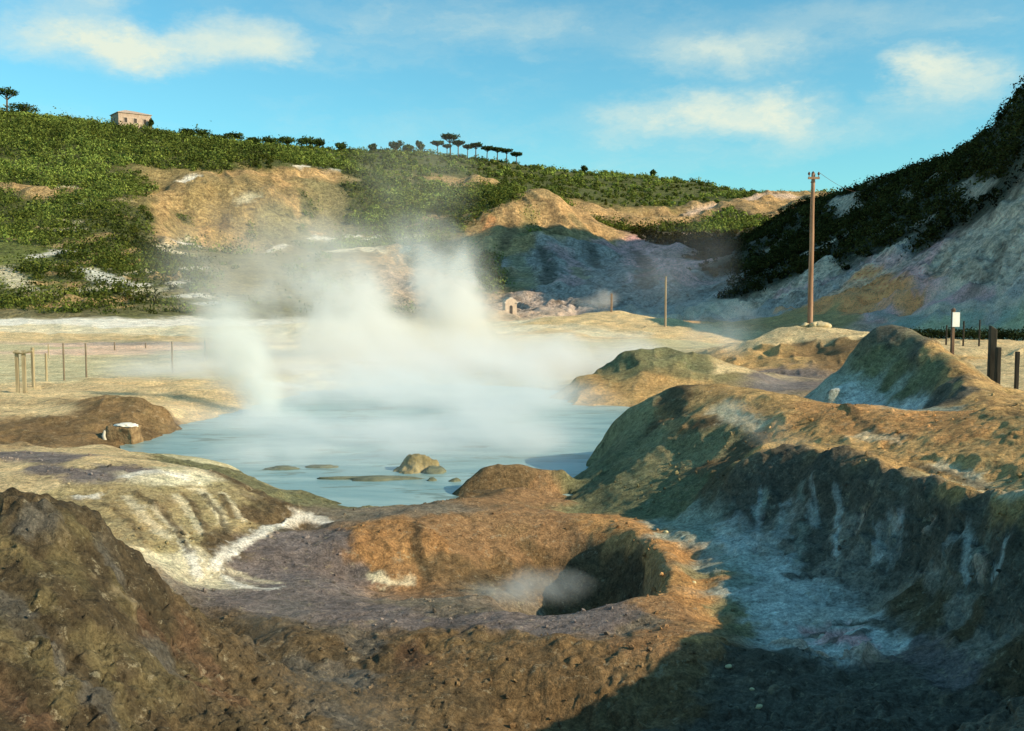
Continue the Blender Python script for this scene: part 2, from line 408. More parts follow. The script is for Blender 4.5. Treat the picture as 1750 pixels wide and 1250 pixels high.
SPOTS = """
scrub 20 230, 120 240, 240 260, 360 280, 60 300, 180 320, 250 330, 520 280, 620 280, 720 280, 860 300, 960 310, 1060 320, 1160 325, 1230 335, 1270 340, 200 380, 100 370, 220 430, 60 410, 260 390, 560 290, 660 320, 700 380, 640 370, 740 340, 620 300, 860 330, 780 380, 460 270, 880 320, 1000 330, 1120 345, 430 262, 570 264, 820 290, 170 440, 240 470, 130 420, 300 440, 30 380, 130 520, 250 520, 60 500
grass 40 440, 50 480, 90 500, 40 420
olive 20 538, 100 540
thin 300 480, 330 520, 400 440, 560 420, 620 410, 700 420, 740 400, 220 535, 300 535, 640 300, 720 320
olive 400 440, 350 460, 300 500, 250 525, 330 530, 400 490, 180 530, 560 400
bare 550 296, 800 312, 830 410, 850 390, 870 370, 890 350, 920 345, 960 360, 900 400, 940 380, 990 375, 870 420, 820 430, 950 400, 1010 390, 860 500, 790 440, 840 470
scrub 320 275, 450 278, 20 310, 100 340, 750 290, 850 345, 760 350, 40 360, 700 285, 600 330
bare 1050 378, 1090 372, 1130 370, 1170 366, 1210 358, 1260 350, 1300 342, 1340 338, 1310 360
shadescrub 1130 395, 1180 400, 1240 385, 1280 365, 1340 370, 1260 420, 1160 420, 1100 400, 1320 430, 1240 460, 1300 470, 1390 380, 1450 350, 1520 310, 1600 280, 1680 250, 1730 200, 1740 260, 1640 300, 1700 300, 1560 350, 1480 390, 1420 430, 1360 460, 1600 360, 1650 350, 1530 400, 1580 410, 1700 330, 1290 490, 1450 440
greywhite 1740 380, 1700 400, 1680 440, 1730 430, 1640 440, 1720 480, 1600 450, 1650 480
grey 860 460, 900 450, 950 460, 1000 450, 1050 440, 900 500, 960 500, 1020 480, 1090 470, 1120 500, 1060 510, 1190 470, 1200 510, 930 430, 1000 420, 830 490
lilac 1120 450, 1080 430, 1130 470, 1560 480, 1620 510, 1500 530, 1570 450
greywhite 1500 450, 1400 470, 1350 500, 1280 510, 1250 525
grey 1440 480, 1540 440, 1330 520, 1680 520, 1740 510, 1600 540, 1700 545
firesoil 1440 512, 1470 490, 1500 498, 1425 520, 1480 515, 1530 497, 1560 500
tan 1330 545, 1400 540, 1450 545
teal 1650 545, 1730 540, 1580 548
flatgreen 1620 555, 1740 556, 1690 560
white 20 552, 100 551, 200 552, 300 551, 340 550
pale 60 560, 160 562, 260 565, 350 570, 500 600, 560 630, 620 610, 540 650, 520 560, 620 560, 700 580, 560 600, 640 640
sand 40 575, 120 580, 240 580, 20 670, 60 665, 130 660, 200 655, 270 655, 150 672, 60 700, 400 660, 340 680, 320 705, 350 700, 400 690, 300 700, 200 770, 190 790, 150 790
pink 200 600, 300 598, 100 602, 260 592, 180 590
flat 60 610, 150 612, 250 615, 340 620, 420 640, 700 620, 800 610, 900 600, 850 640, 760 640
flatgreen 60 630, 120 625, 200 630, 300 640, 240 620, 60 645, 330 600, 40 595, 950 610, 1040 590, 1150 585
sand 930 550, 980 545, 1040 545, 1080 550, 1140 565, 1180 575, 960 570, 1000 575
pale 900 560, 960 575, 1020 570, 880 550
brown 110 725, 150 745, 200 720, 230 705, 260 700, 275 715, 60 750, 100 760, 220 745, 255 735, 180 700
violet 40 780, 100 785, 150 810, 220 800, 80 800
sand 30 800, 60 820, 180 775, 240 790
pale 290 808, 250 815, 330 812
flatgreen 290 800, 350 790
mossy 340 795, 400 815, 460 840, 540 855, 310 790, 600 862, 500 850
ochre 180 850, 240 850, 300 850, 360 850, 420 860, 260 890, 320 920, 200 870, 400 890, 340 880, 280 930, 390 840
pale 330 950, 320 970
umber 460 860, 480 880, 440 880, 390 930, 430 860, 420 830
violet 470 940, 520 930, 560 920, 500 960, 450 980, 560 960, 600 970, 540 990
violet 480 1020, 560 1030, 640 1040, 740 1060, 820 1060, 900 1070, 960 1060, 440 1030, 1040 1050
gravel 560 890, 600 885, 660 875, 730 872, 1080 1060, 780 1050, 700 1030
dark 30 880, 80 860, 140 880, 60 940, 160 960, 220 960, 240 1020, 100 1020, 30 1000, 180 1050, 60 1080, 280 1060, 120 1140, 40 1180, 200 1160, 260 1220, 140 1230, 320 1120, 40 1240, 330 1200
crumb 40 1140, 90 1190, 160 1110, 240 1180, 60 1020, 200 1010, 130 900, 220 1240, 300 1170, 20 940, 100 960, 330 1150, 180 1160
ash 20 1050, 80 1120, 150 1200, 260 1110, 60 900, 190 960, 500 1150, 600 1160, 560 1240, 620 1100
redmud 330 1090, 350 1130, 290 1090, 240 1060, 30 1210, 700 1130, 360 1180
umber 420 1080, 380 1120, 480 1110, 560 1110, 420 1180, 500 1180, 580 1200, 460 1240, 540 1240, 640 1240, 350 1060, 640 1130, 700 1180, 720 1240, 800 1220
brown 680 1110, 780 1120, 860 1110, 900 1160, 820 1160, 960 1110, 1040 1110, 860 1230, 980 1180, 1100 1140, 1180 1140, 1150 1200, 760 1160
orange 640 920, 680 930, 720 920, 640 960, 700 960, 760 940, 620 940
brown 780 970, 860 960, 900 940
rust 790 940, 820 930, 860 920, 800 900, 740 895, 900 900, 880 950, 940 910, 980 900
umber 1000 940, 1060 960, 1000 1000, 1080 990, 920 980, 860 990
gravel 900 1030, 870 1015
brown 950 1040, 1000 1035
tanred 1080 895, 1120 930, 1160 950, 1180 990, 1190 1030, 1220 1060, 1040 884, 1100 905, 1150 980, 1200 1080
rust 1140 1040, 1170 1070, 1080 1090, 1220 1110, 1180 1110
brown 800 830, 840 815, 880 825, 820 845, 780 845
rust 900 845, 920 830, 860 855, 940 850
mossy 1000 850, 1060 860, 1120 870, 1060 820, 1120 830, 1000 830, 1170 820, 1040 780, 1180 850, 970 860
green 1060 740, 1100 720, 1140 740, 1180 770, 1100 780, 1060 760, 1220 760
umber 1150 690, 1140 720, 1230 720, 1280 750, 1260 790, 1200 800, 1230 820
tan 1200 680, 1250 690, 1300 690, 1330 720, 1280 700, 1360 750, 1400 770, 1450 760
tanred 1400 710, 1450 720, 1500 730, 1550 730, 1480 740, 1600 730, 1650 740, 1380 700, 1530 760
tan 1500 780, 1560 790, 1600 800, 1650 800, 1700 820, 1730 850, 1560 765, 1640 770, 1720 780, 1700 750
ochre 1640 815, 1690 830, 1740 845
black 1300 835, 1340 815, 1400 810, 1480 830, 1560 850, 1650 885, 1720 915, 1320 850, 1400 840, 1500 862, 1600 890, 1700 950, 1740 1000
tan 1280 785, 1340 768, 1400 764, 1480 780, 1560 796, 1650 828, 1740 856
deep 1340 890, 1440 910, 1480 960, 1320 930, 1600 990, 1640 1040, 1700 1090, 1420 960, 1540 1000
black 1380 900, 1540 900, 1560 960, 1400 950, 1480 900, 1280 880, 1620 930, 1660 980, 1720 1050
umber 1600 1040, 1660 1060, 1720 1130, 1550 1040, 1740 1180
teal 1150 895, 1200 920, 1180 910, 1220 950, 1250 1000, 1230 970
blue 1250 930, 1300 970, 1280 1010, 1340 1010, 1300 1050, 1400 1060, 1460 1080, 1380 1100, 1450 1110, 1500 1120, 1340 1080
green 1210 980, 1230 1040, 1250 1070
violet 1580 1120, 1640 1160
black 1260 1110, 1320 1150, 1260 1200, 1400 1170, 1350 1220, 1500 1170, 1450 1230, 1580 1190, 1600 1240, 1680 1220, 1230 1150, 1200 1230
black 1500 580, 1560 610, 1620 660, 1600 690, 1640 680
mossy 1490 600, 1540 630, 1590 640, 1470 625
blue 1430 665, 1460 685, 1500 690, 1550 700
teal 1420 680, 1450 650, 1580 705, 1480 660, 1530 670
mossy 1480 640, 1520 660, 1550 670
tan 1600 600, 1640 630, 1680 660, 1720 690, 1660 680, 1700 710, 1640 610
sand 1660 600, 1700 620, 1740 610, 1740 650, 1720 640, 1600 585, 1640 590
mossy 1090 610, 1150 610, 1100 630, 1200 620
olive 1240 640, 1180 640, 1050 640
tan 1010 660, 1050 665, 1120 660, 1180 660, 1000 675, 1080 680
sand 1240 625, 1260 630
tan 1320 600, 1300 620, 1350 620, 1310 610
sand 1350 570, 1400 565, 1450 568, 1390 580, 1340 575
brown 1390 600, 1430 600, 1370 590, 1460 590
violet 1340 640, 1320 650, 1360 660
scrub 110 470, 160 505, 90 535, 200 485, 255 450, 215 515, 300 470, 30 520, 150 450, 270 490, 240 525, 60 470, 320 455, 180 530
cliff 300 345, 305 375, 298 405, 330 325, 350 360, 345 400, 380 320, 390 350, 385 390, 430 315, 440 345, 480 308, 490 335, 540 305, 430 395, 320 350, 360 335, 410 330, 460 325
olive 470 370, 520 350, 540 380, 460 405, 550 335, 500 380
"""
STROKES = [
    ('bare', 0.9, [(13, 325), (34, 328)], 0.77), ('bare', 0.9, [(199, 333), (231, 331)], 0.83), ('bare', 1.6, [(113, 529), (125, 522)], 0.80), ('ochre', 1.0, [(61, 390), (89, 391)], 0.88), ('cliff', 0.9, [(146, 519), (182, 521)], 0.94), ('pale', 1.5, [(104, 319), (130, 321)], 0.94), ('ochre', 1.3, [(192, 344), (221, 345)], 0.79), ('cliff', 1.8, [(152, 410), (182, 403)], 1.00), ('cliff', 0.9, [(207, 370), (222, 372)], 0.98), ('pale', 1.1, [(160, 459), (173, 460)], 0.95), ('cliff', 1.2, [(231, 326), (247, 320)], 0.87), ('bare', 1.8, [(39, 322), (78, 324)], 0.75), ('cliff', 1.7, [(257, 334), (269, 327)], 0.85), ('pale', 1.8, [(157, 496), (182, 491)], 0.78), ('bare', 0.9, [(201, 526), (221, 523)], 0.83), ('bare', 1.7, [(258, 330), (285, 323)], 0.94), ('pale', 1.4, [(246, 499), (277, 497)], 0.91), ('pale', 1.1, [(135, 352), (151, 346)], 0.80), ('ochre', 1.7, [(102, 420), (123, 415)], 0.87), ('pale', 1.0, [(51, 496), (65, 497)], 0.96), ('ochre', 1.7, [(61, 504), (80, 505)], 0.98), ('cliff', 1.1, [(19, 408), (54, 410)], 0.94), ('pale', 1.5, [(100, 392), (135, 393)], 0.80), ('ochre', 0.9, [(84, 520), (97, 521)], 0.89), ('cliff', 1.5, [(129, 414), (167, 413)], 0.72), ('bare', 1.1, [(48, 485), (83, 486)], 0.79), ('scrub', 1.1, [(512, 324), (518, 339)], 0.64), ('scrub', 1.5, [(501, 354), (506, 378)], 0.41), ('scrub', 1.3, [(516, 349), (518, 376)], 0.52), ('umber', 1.4, [(386, 367), (381, 389)], 0.78), ('bare', 1.3, [(349, 384), (349, 414)], 0.72), ('bare', 1.4, [(305, 324), (306, 350)], 0.52), ('umber', 1.2, [(489, 393), (490, 406)], 0.41), ('bare', 1.4, [(490, 344), (495, 354)], 0.67), ('umber', 0.9, [(534, 364), (530, 392)], 0.42), ('scrub', 1.3, [(432, 390), (429, 405)], 0.42), ('bare', 1.2, [(507, 344), (507, 370)], 0.69), ('scrub', 1.1, [(517, 373), (520, 399)], 0.58), ('umber', 0.9, [(324, 358), (324, 373)], 0.54), ('scrub', 1.5, [(529, 342), (533, 368)], 0.57), ('scrub', 1.5, [(307, 365), (316, 377)], 0.74), ('bare', 1.1, [(467, 331), (462, 342)], 0.72),
    ('bare', 0.7, [(611, 403), (640, 402)], 0.98), ('ochre', 1.6, [(254, 512), (265, 512)], 0.73), ('pale', 0.8, [(299, 417), (323, 407)], 0.70), ('pale', 1.0, [(686, 434), (699, 425)], 0.86), ('pale', 1.7, [(263, 425), (295, 417)], 0.79), ('bare', 1.0, [(480, 323), (492, 316)], 0.88), ('white', 1.5, [(238, 488), (248, 486)], 0.79), ('bare', 1.6, [(540, 398), (550, 398)], 0.82), ('bare', 1.2, [(224, 452), (242, 447)], 0.89), ('ochre', 1.0, [(777, 316), (791, 316)], 0.86), ('white', 1.6, [(292, 413), (320, 418)], 0.98), ('bare', 1.3, [(153, 439), (166, 434)], 0.79), ('bare', 1.2, [(541, 400), (552, 400)], 0.77), ('ochre', 0.8, [(238, 503), (258, 493)], 0.89), ('bare', 1.6, [(700, 346), (714, 342)], 0.94), ('ochre', 1.0, [(91, 454), (103, 453)], 1.00), ('ochre', 1.4, [(726, 436), (745, 437)], 0.78), ('bare', 1.7, [(201, 512), (211, 508)], 0.85), ('bare', 1.6, [(469, 312), (484, 312)], 0.94), ('white', 1.1, [(292, 486), (317, 481)], 0.78), ('white', 1.7, [(542, 407), (568, 408)], 0.75), ('white', 1.4, [(315, 459), (343, 457)], 0.95), ('white', 1.4, [(623, 411), (640, 404)], 0.81), ('white', 1.7, [(312, 508), (338, 506)], 0.86), ('ochre', 1.0, [(383, 417), (415, 421)], 0.90), ('bare', 1.4, [(184, 477), (217, 476)], 0.89), ('bare', 0.9, [(687, 389), (714, 385)], 0.89), ('bare', 1.7, [(114, 494), (126, 485)], 0.75), ('ochre', 0.9, [(745, 315), (779, 320)], 0.84), ('pale', 1.4, [(174, 476), (197, 476)], 0.81), ('bare', 1.1, [(776, 419), (806, 425)], 0.88), ('bare', 1.0, [(88, 468), (105, 468)], 0.74), ('ochre', 0.8, [(504, 378), (526, 375)], 0.87), ('white', 1.5, [(347, 520), (370, 516)], 0.81), ('white', 1.3, [(463, 428), (485, 420)], 0.81), ('ochre', 1.1, [(189, 428), (205, 420)], 0.75), ('white', 1.1, [(596, 403), (612, 404)], 1.00), ('bare', 1.4, [(207, 435), (227, 426)], 0.77), ('ochre', 1.2, [(319, 319), (338, 320)], 0.98), ('pale', 1.4, [(294, 430), (309, 432)], 0.85), ('bare', 0.7, [(796, 372), (826, 376)], 0.78), ('bare', 1.2, [(272, 476), (299, 476)], 0.92), ('ochre', 1.4, [(595, 305), (609, 309)], 0.91), ('bare', 1.3, [(117, 453), (146, 448)], 0.89),
    ('white', .10, [(368, 968), (395, 945), (425, 925), (455, 905), (490, 890), (520, 880), (545, 885)], .9),
    ('white', .16, [(515, 880), (535, 886), (560, 893)], 1.0),
    ('white', .10, [(390, 985), (430, 1000), (470, 1008)], .8), ('pale', .08, [(400, 975), (440, 985), (480, 995)], .6),
    ('white', .09, [(315, 930), (330, 955), (342, 980)], .9), ('pale', .09, [(262, 870), (300, 905), (320, 935)], .8),
    ('pale', .10, [(300, 850), (330, 880), (350, 915)], .7), ('pale', .10, [(340, 838), (370, 865), (385, 890)], .7), ('pale', .10, [(215, 850), (250, 885), (285, 920)], .7),
    ('umber', .06, [(230, 845), (270, 870), (300, 900), (325, 945)], .7), ('umber', .05, [(180, 860), (220, 890), (250, 930)], .6), ('dark', .05, [(350, 850), (380, 880), (395, 915)], .7), ('umber', .05, [(310, 845), (340, 872), (360, 905)], .7), ('pale', .06, [(380, 845), (405, 870), (420, 890)], .7), ('dark', .06, [(395, 830), (430, 850), (455, 872)], .5),
    ('umber', .07, [(330, 860), (350, 890), (362, 930)], .7), ('umber', .07, [(280, 870), (310, 920)], .6), ('umber', .08, [(380, 850), (400, 880)], .8),
    ('umber', .08, [(420, 850), (450, 868), (470, 880)], .6), ('white', .10, [(140, 848), (165, 844)], .9), ('white', .14, [(215, 815), (260, 806), (310, 814)], .7),
    ('dark', .10, [(716, 905), (715, 950), (722, 985), (735, 1000)], .8), ('pale', .10, [(640, 985), (670, 1000), (700, 1000)], .8),
    ('greywhite', 0.030, [(1483, 868), (1479, 885), (1463, 901)], 0.43), ('teal', 0.038, [(1523, 897), (1512, 910), (1502, 924)], 0.55), ('black', 0.033, [(1354, 827), (1346, 844), (1336, 860)], 0.71), ('teal', 0.074, [(1684, 916), (1675, 935), (1664, 954)], 0.54), ('blue', 0.074, [(1430, 830), (1432, 862), (1421, 894)], 0.57), ('blue', 0.078, [(1290, 873), (1293, 911), (1273, 948)], 0.47), ('blue', 0.057, [(1654, 917), (1657, 954), (1653, 991)], 0.57), ('greywhite', 0.068, [(1685, 934), (1677, 957), (1682, 981)], 0.73), ('greywhite', 0.060, [(1596, 873), (1597, 893), (1590, 912)], 0.75), ('blue', 0.038, [(1719, 920), (1714, 952), (1702, 984)], 0.70), ('grey', 0.035, [(1509, 889), (1499, 921), (1501, 952)], 0.47), ('teal', 0.070, [(1367, 898), (1365, 931), (1357, 964)], 0.47), ('greywhite', 0.044, [(1475, 862), (1470, 877), (1474, 892)], 0.53), ('blue', 0.058, [(1526, 882), (1528, 904), (1512, 926)], 0.43), ('black', 0.048, [(1614, 917), (1607, 956), (1610, 995)], 0.70), ('blue', 0.043, [(1393, 824), (1394, 863), (1391, 903)], 0.45), ('grey', 0.061, [(1301, 872), (1289, 906), (1293, 940)], 0.45), ('black', 0.045, [(1527, 859), (1528, 874), (1518, 889)], 0.45), ('blue', 0.063, [(1527, 912), (1526, 940), (1514, 969)], 0.61), ('blue', 0.039, [(1433, 901), (1427, 921), (1431, 941)], 0.67), ('teal', 0.060, [(1377, 822), (1372, 840), (1376, 857)], 0.59), ('greywhite', 0.031, [(1540, 872), (1528, 887), (1521, 901)], 0.59), ('blue', 0.074, [(1510, 887), (1504, 925), (1489, 962)], 0.42), ('teal', 0.053, [(1378, 832), (1374, 848), (1364, 863)], 0.42), ('blue', 0.049, [(1545, 882), (1533, 919), (1532, 955)], 0.57), ('blue', 0.064, [(1386, 870), (1383, 885), (1385, 900)], 0.47), ('grey', 0.061, [(1547, 867), (1542, 881), (1537, 896)], 0.65), ('teal', 0.078, [(1313, 839), (1307, 861), (1291, 882)], 0.75), ('blue', 0.053, [(1646, 897), (1647, 919), (1625, 941)], 0.44), ('blue', 0.049, [(1303, 842), (1295, 872), (1292, 902)], 0.58), ('blue', .18, [(1530, 890), (1510, 940)], .5), ('blue', .12, [(1345, 860), (1330, 920)], .5), ('blue', .14, [(1260, 890), (1300, 920), (1330, 960)], .4), ('black', .15, [(1520, 900), (1530, 1000)], .7),
    ('white', .04, [(1325, 1104), (1370, 1108), (1410, 1120)], .8), ('white', .04, [(1385, 1066), (1425, 1072), (1445, 1090), (1500, 1130)], .7), ('lilac', .10, [(1440, 1100), (1490, 1115)], .8), ('greywhite', .09, [(1320, 1108), (1360, 1112), (1400, 1125), (1450, 1130), (1500, 1138)], .9), ('lilac', .14, [(1380, 1068), (1430, 1075), (1410, 1095), (1450, 1100)], .9),
    ('black', .10, [(1440, 1060), (1475, 1062), (1512, 1078)], .95), ('black', .07, [(1350, 1095), (1395, 1075)], .8), ('black', .07, [(1420, 1100), (1470, 1085)], .8),
    ('blue', .2, [(1230, 900), (1270, 960), (1330, 1000)], .6), ('black', .1, [(1345, 985), (1380, 980)], .8),
    ('pale', .25, [(1230, 700), (1270, 720), (1300, 730)], .6), ('pale', .2, [(1480, 745), (1530, 748)], .5), ('pale', .13, [(1600, 800), (1660, 815), (1740, 846)], .7), ('umber', .1, [(1450, 700), (1500, 740), (1560, 748)], .6),
    ('umber', .1, [(1560, 800), (1620, 810), (1700, 838)], .6), ('umber', .12, [(1640, 640), (1690, 690), (1750, 715)], .6), ('orange', .2, [(1130, 700), (1150, 725), (1165, 740)], .6),
    ('white', 1.6, [(60, 440), (110, 428), (130, 430)], .9), ('white', 2.2, [(145, 462), (170, 470), (190, 482)], 1.0), ('pale', 1.4, [(225, 468), (255, 462)], .9), ('bare', 1.6, [(60, 525), (120, 515), (180, 520)], .7), ('pale', 1.5, [(225, 500), (300, 490)], .6),
    ('pale', 1.8, [(5, 460), (25, 475), (30, 490)], .8), ('bare', 1.6, [(110, 322), (140, 330)], .9), ('pale', 1.2, [(110, 378), (130, 380)], .9), ('bare', 3.2, [(0, 325), (40, 328), (75, 340)], .9), ('white', 1.4, [(310, 312), (330, 308)], .9),
    ('white', 1.6, [(510, 285), (520, 284)], .9), ('white', 1.8, [(555, 292), (575, 290)], .8), ('pale', 3, [(575, 430), (620, 424), (640, 430)], 1.0), ('pale', 1.5, [(690, 408), (710, 405)], .8), ('pale', 1.8, [(415, 345), (430, 340)], .7),
    ('bare', 3.5, [(370, 300), (430, 296), (500, 294), (560, 292)], .9), ('bare', 2, [(282, 332), (278, 370), (280, 415)], .7), ('bare', 1.5, [(730, 377), (760, 372)], .7), ('bare', 1.6, [(800, 368), (802, 380)], .8),
    ('bare', 3.5, [(775, 320), (800, 308), (825, 318)], .9), ('bare', 2.5, [(1040, 380), (1080, 372), (1130, 364), (1180, 362)], 1.0), ('pink', 2.5, [(1180, 362), (1240, 352), (1290, 342)], .9), ('pink', 3.2, [(1290, 340), (1350, 336)], .9),
    ('greywhite', 1.5, [(1170, 402), (1230, 392), (1290, 392)], .7), ('greywhite', 2.4, [(1425, 345), (1445, 350), (1450, 365)], .9), ('greywhite', 1.2, [(1490, 318), (1515, 310)], .8), ('greywhite', 1.8, [(1390, 430), (1430, 408)], .9), ('greywhite', 1.6, [(1300, 432), (1335, 412)], .9), ('greywhite', 1.4, [(1340, 440), (1380, 420)], .7), ('greywhite', 1.6, [(1640, 320), (1680, 330)], .7), ('greywhite', 1.4, [(1600, 300), (1620, 296)], .6), ('ochre', 1.6, [(1470, 365), (1500, 350)], .7), ('greywhite', 1.3, [(1560, 385), (1590, 372)], .7),
    ('greywhite', 1.2, [(1540, 340), (1560, 338)], .5), ('greywhite', 1.2, [(1500, 400), (1520, 390)], .5), ('greywhite', 1.4, [(1750, 340), (1700, 380), (1650, 430)], .7), ('olive', 2.2, [(850, 470), (880, 490), (870, 500)], .9), ('ochre', 2.0, [(880, 440), (900, 470), (905, 500)], .7), ('scrub', 2.2, [(830, 440), (845, 470), (835, 500)], .8), ('dark', 1.6, [(925, 430), (940, 460), (935, 490)], .7),
    ('lilac', 2.2, [(960, 430), (985, 460), (980, 490)], .7), ('dark', 1.6, [(1010, 425), (1020, 455)], .6), ('ochre', 1.6, [(985, 460), (1000, 480)], .7), ('thin', 2.2, [(905, 360), (915, 390), (900, 410)], .6), ('umber', 1.6, [(870, 370), (875, 400), (860, 425)], .6),
    ('umber', 1.8, [(940, 350), (955, 380), (950, 400)], .6), ('olive', 2.2, [(980, 370), (1000, 395)], .7), ('firesoil', 1.6, [(840, 385), (825, 410)], .5), ('lilac', 2.0, [(1050, 420), (1080, 450)], .7), ('dark', 2.0, [(1085, 430), (1110, 460), (1100, 490)], .6),
    ('lilac', 1.2, [(1330, 500), (1400, 485), (1450, 470)], .7), ('firesoil', 1.3, [(1420, 512), (1450, 520), (1480, 528)], .9), ('firesoil', 1.2, [(1470, 478), (1510, 490), (1550, 500)], .9), ('firesoil', .8, [(1500, 520), (1560, 515)], .7), ('lilac', 1.2, [(1560, 480), (1620, 500), (1680, 505)], .8), ('firesoil', .7, [(1330, 530), (1380, 520)], .7), ('lilac', 1.0, [(1480, 450), (1540, 455)], .7), ('greywhite', 1.0, [(1560, 535), (1640, 530), (1740, 520)], .8), ('teal', 1.0, [(1500, 535), (1560, 545)], .6), ('greywhite', 1.2, [(1700, 400), (1660, 450), (1620, 500)], .8), ('black', .8, [(1720, 420), (1690, 470), (1650, 510)], .5), ('black', .7, [(1640, 420), (1600, 470)], .5), ('greywhite', 1.2, [(1580, 440), (1500, 470), (1430, 500)], .6), ('white', .5, [(470, 655), (500, 658)], .9),
]


def noise_uv(u, v, s, seed):
    return vnoise(u * s, v * s, None, seed)


def srgb_attr(mesh, rgb, name='soil'):
    a = mesh.color_attributes.new(name, 'FLOAT_COLOR', 'POINT')
    buf = np.ones((len(rgb), 4), np.float32); buf[:, :3] = rgb
    a.data.foreach_set('color', buf.ravel())


def ramp01(x, a, b):
    t = np.clip((x - a) / (b - a), 0, 1)
    return t * t * (3 - 2 * t)


def build_terrain():
    du = 0.00115
    U = np.concatenate([np.arange(-1.10, -.58, .008), np.arange(-.58, .60, du), np.arange(.60, 1.20, .008)])
    V = np.concatenate([np.arange(math.log(1.8), math.log(6.0), .012), np.arange(math.log(6.0), math.log(40), .0029),
                        np.arange(math.log(40), math.log(480), .0034), np.arange(math.log(480), math.log(660), .02)])
    gu, gv = np.meshgrid(U.astype(np.float32), V.astype(np.float32))
    Y = np.exp(gv)
    W = rbf(gu, gv)
    Zb = W * Y
    X = gu * Y
    nr, nc = gu.shape
    # soils by nearest spots, with wandering borders
    wu = gu + .010 * noise_uv(gu, gv, 22, 1) + .006 * noise_uv(gu, gv, 60, 2) + .003 * noise_uv(gu, gv, 170, 3)
    wv = gv + .014 * noise_uv(gu, gv, 20, 4) + .008 * noise_uv(gu, gv, 60, 5) + .004 * noise_uv(gu, gv, 170, 6)
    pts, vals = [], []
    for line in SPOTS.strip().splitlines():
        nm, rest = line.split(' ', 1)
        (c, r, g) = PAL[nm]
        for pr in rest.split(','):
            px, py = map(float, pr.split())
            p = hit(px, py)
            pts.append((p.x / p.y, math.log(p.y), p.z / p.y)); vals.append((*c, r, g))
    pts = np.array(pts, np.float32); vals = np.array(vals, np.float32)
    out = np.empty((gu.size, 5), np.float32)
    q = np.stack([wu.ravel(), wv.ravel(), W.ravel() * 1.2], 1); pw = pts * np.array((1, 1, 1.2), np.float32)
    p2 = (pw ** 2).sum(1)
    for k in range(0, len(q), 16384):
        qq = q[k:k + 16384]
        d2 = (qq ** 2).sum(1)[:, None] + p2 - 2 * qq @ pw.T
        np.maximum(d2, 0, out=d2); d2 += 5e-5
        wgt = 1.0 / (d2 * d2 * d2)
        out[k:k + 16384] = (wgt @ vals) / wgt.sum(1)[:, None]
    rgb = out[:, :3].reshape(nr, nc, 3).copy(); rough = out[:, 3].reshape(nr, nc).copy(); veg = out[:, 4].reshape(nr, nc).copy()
    # streaks and crusts
    for nm, rad, line, st in STROKES:
        c, r, g = PAL[nm]
        ps = [hit(*p) for p in line]
        dm = np.full(gu.shape, 1e9, np.float32)
        y0 = min(p.y for p in ps) - 6 * rad; y1 = max(p.y for p in ps) + 6 * rad
        r0, r1 = np.searchsorted(V, (math.log(max(y0, 2)), math.log(y1)))
        sl = slice(max(r0 - 1, 0), min(r1 + 1, nr))
        xs, ys, zs = X[sl], Y[sl], Zb[sl]
        d = np.full(xs.shape, 1e9, np.float32)
        for a, b in zip(ps, ps[1:]):
            ab = b - a; L2 = max(ab.length_squared, 1e-6)
            t = np.clip(((xs - a.x) * ab.x + (ys - a.y) * ab.y + (zs - a.z) * ab.z) / L2, 0, 1)
            dd = (xs - a.x - t * ab.x) ** 2 + (ys - a.y - t * ab.y) ** 2 + (zs - a.z - t * ab.z) ** 2
            d = np.minimum(d, dd)
        d = np.sqrt(d)
        s = 1.0 / rad
        d = d * (1 + .45 * vnoise(xs * s * .8, ys * s * .8, zs * s * .8, 7) + .35 * vnoise(xs * s * 2.1, ys * s * 2.1, zs * s * 2.1, 8))
        m = (st * (1 - ramp01(d, rad * .35, rad * 1.5)))
        rgb[sl] = rgb[sl] * (1 - m[..., None]) + np.array(c, np.float32) * m[..., None]
        rough[sl] = rough[sl] * (1 - m) + r * m; veg[sl] = veg[sl] * (1 - m) + g * m
    # relief: octaves that the mesh can carry at this distance
    gz = np.zeros_like(Zb); gx = np.zeros_like(Zb); gy = np.zeros_like(Zb)
    for i, (lam, amp) in enumerate(((24, 1.4), (10, .9), (4.5, .5), (2.0, .10), (.9, .05), (.42, .036), (.2, .036), (.1, .034), (.055, .02))):
        fade = ramp01(lam / Y, .0055, .014)
        if lam >= 4:
            fade = fade * ramp01(Y, lam * 12, lam * 28)
        k = rough * fade * amp
        if k.max() < 1e-4:
            continue
        s = 1.0 / lam
        xr, yr = rot2(X, Y, .5 + i * 1.1)
        xr = xr * s + 3.1 * i; yr = yr * s; zr = Zb * s * 1.2
        nz = vnoise(xr, yr, zr, 20 + i)
        if lam < 3:
            nz = .7 * nz - .8 * (np.abs(vnoise(xr * 1.2 + 5, yr * 1.2, zr * 1.2, 40 + i)) * 1.5 - .5) if lam > .3 else .5 * nz + .8 * (np.abs(vnoise(xr * 1.2 + 5, yr * 1.2, zr * 1.2, 40 + i)) * 1.5 - .5)
            k = k * (1 + .7 * vnoise(X * .8 / (lam + .5), Y * .8 / (lam + .5), None, 50 + i))
            gx += k * .7 * vnoise(xr + 9, yr, zr, 60 + i); gy += k * .7 * vnoise(xr, yr + 5, zr, 80 + i)
        if lam == 4.5:
            ang = np.arctan2(X, Y) * Y
            k = k * (1 - .6 * veg); nz = nz * .6 - 1.1 * np.abs(vnoise(xr * 1.3, yr * .5, zr * .25, 77)) + .4
        if lam in (2.0, .9):
            k = k * (1 + 1.6 * ramp01(Y, 22, 50))
        gz += k * nz
    far = Y > 480
    X2, Y2, Z2 = X + gx, Y + gy, Zb + np.where(far, 0, gz)
    # keep the pool's bed under water and dry ground above it
    pool = (Y > 20.3) & (Y < 56) & (gu > -.42) & (gu < .13)
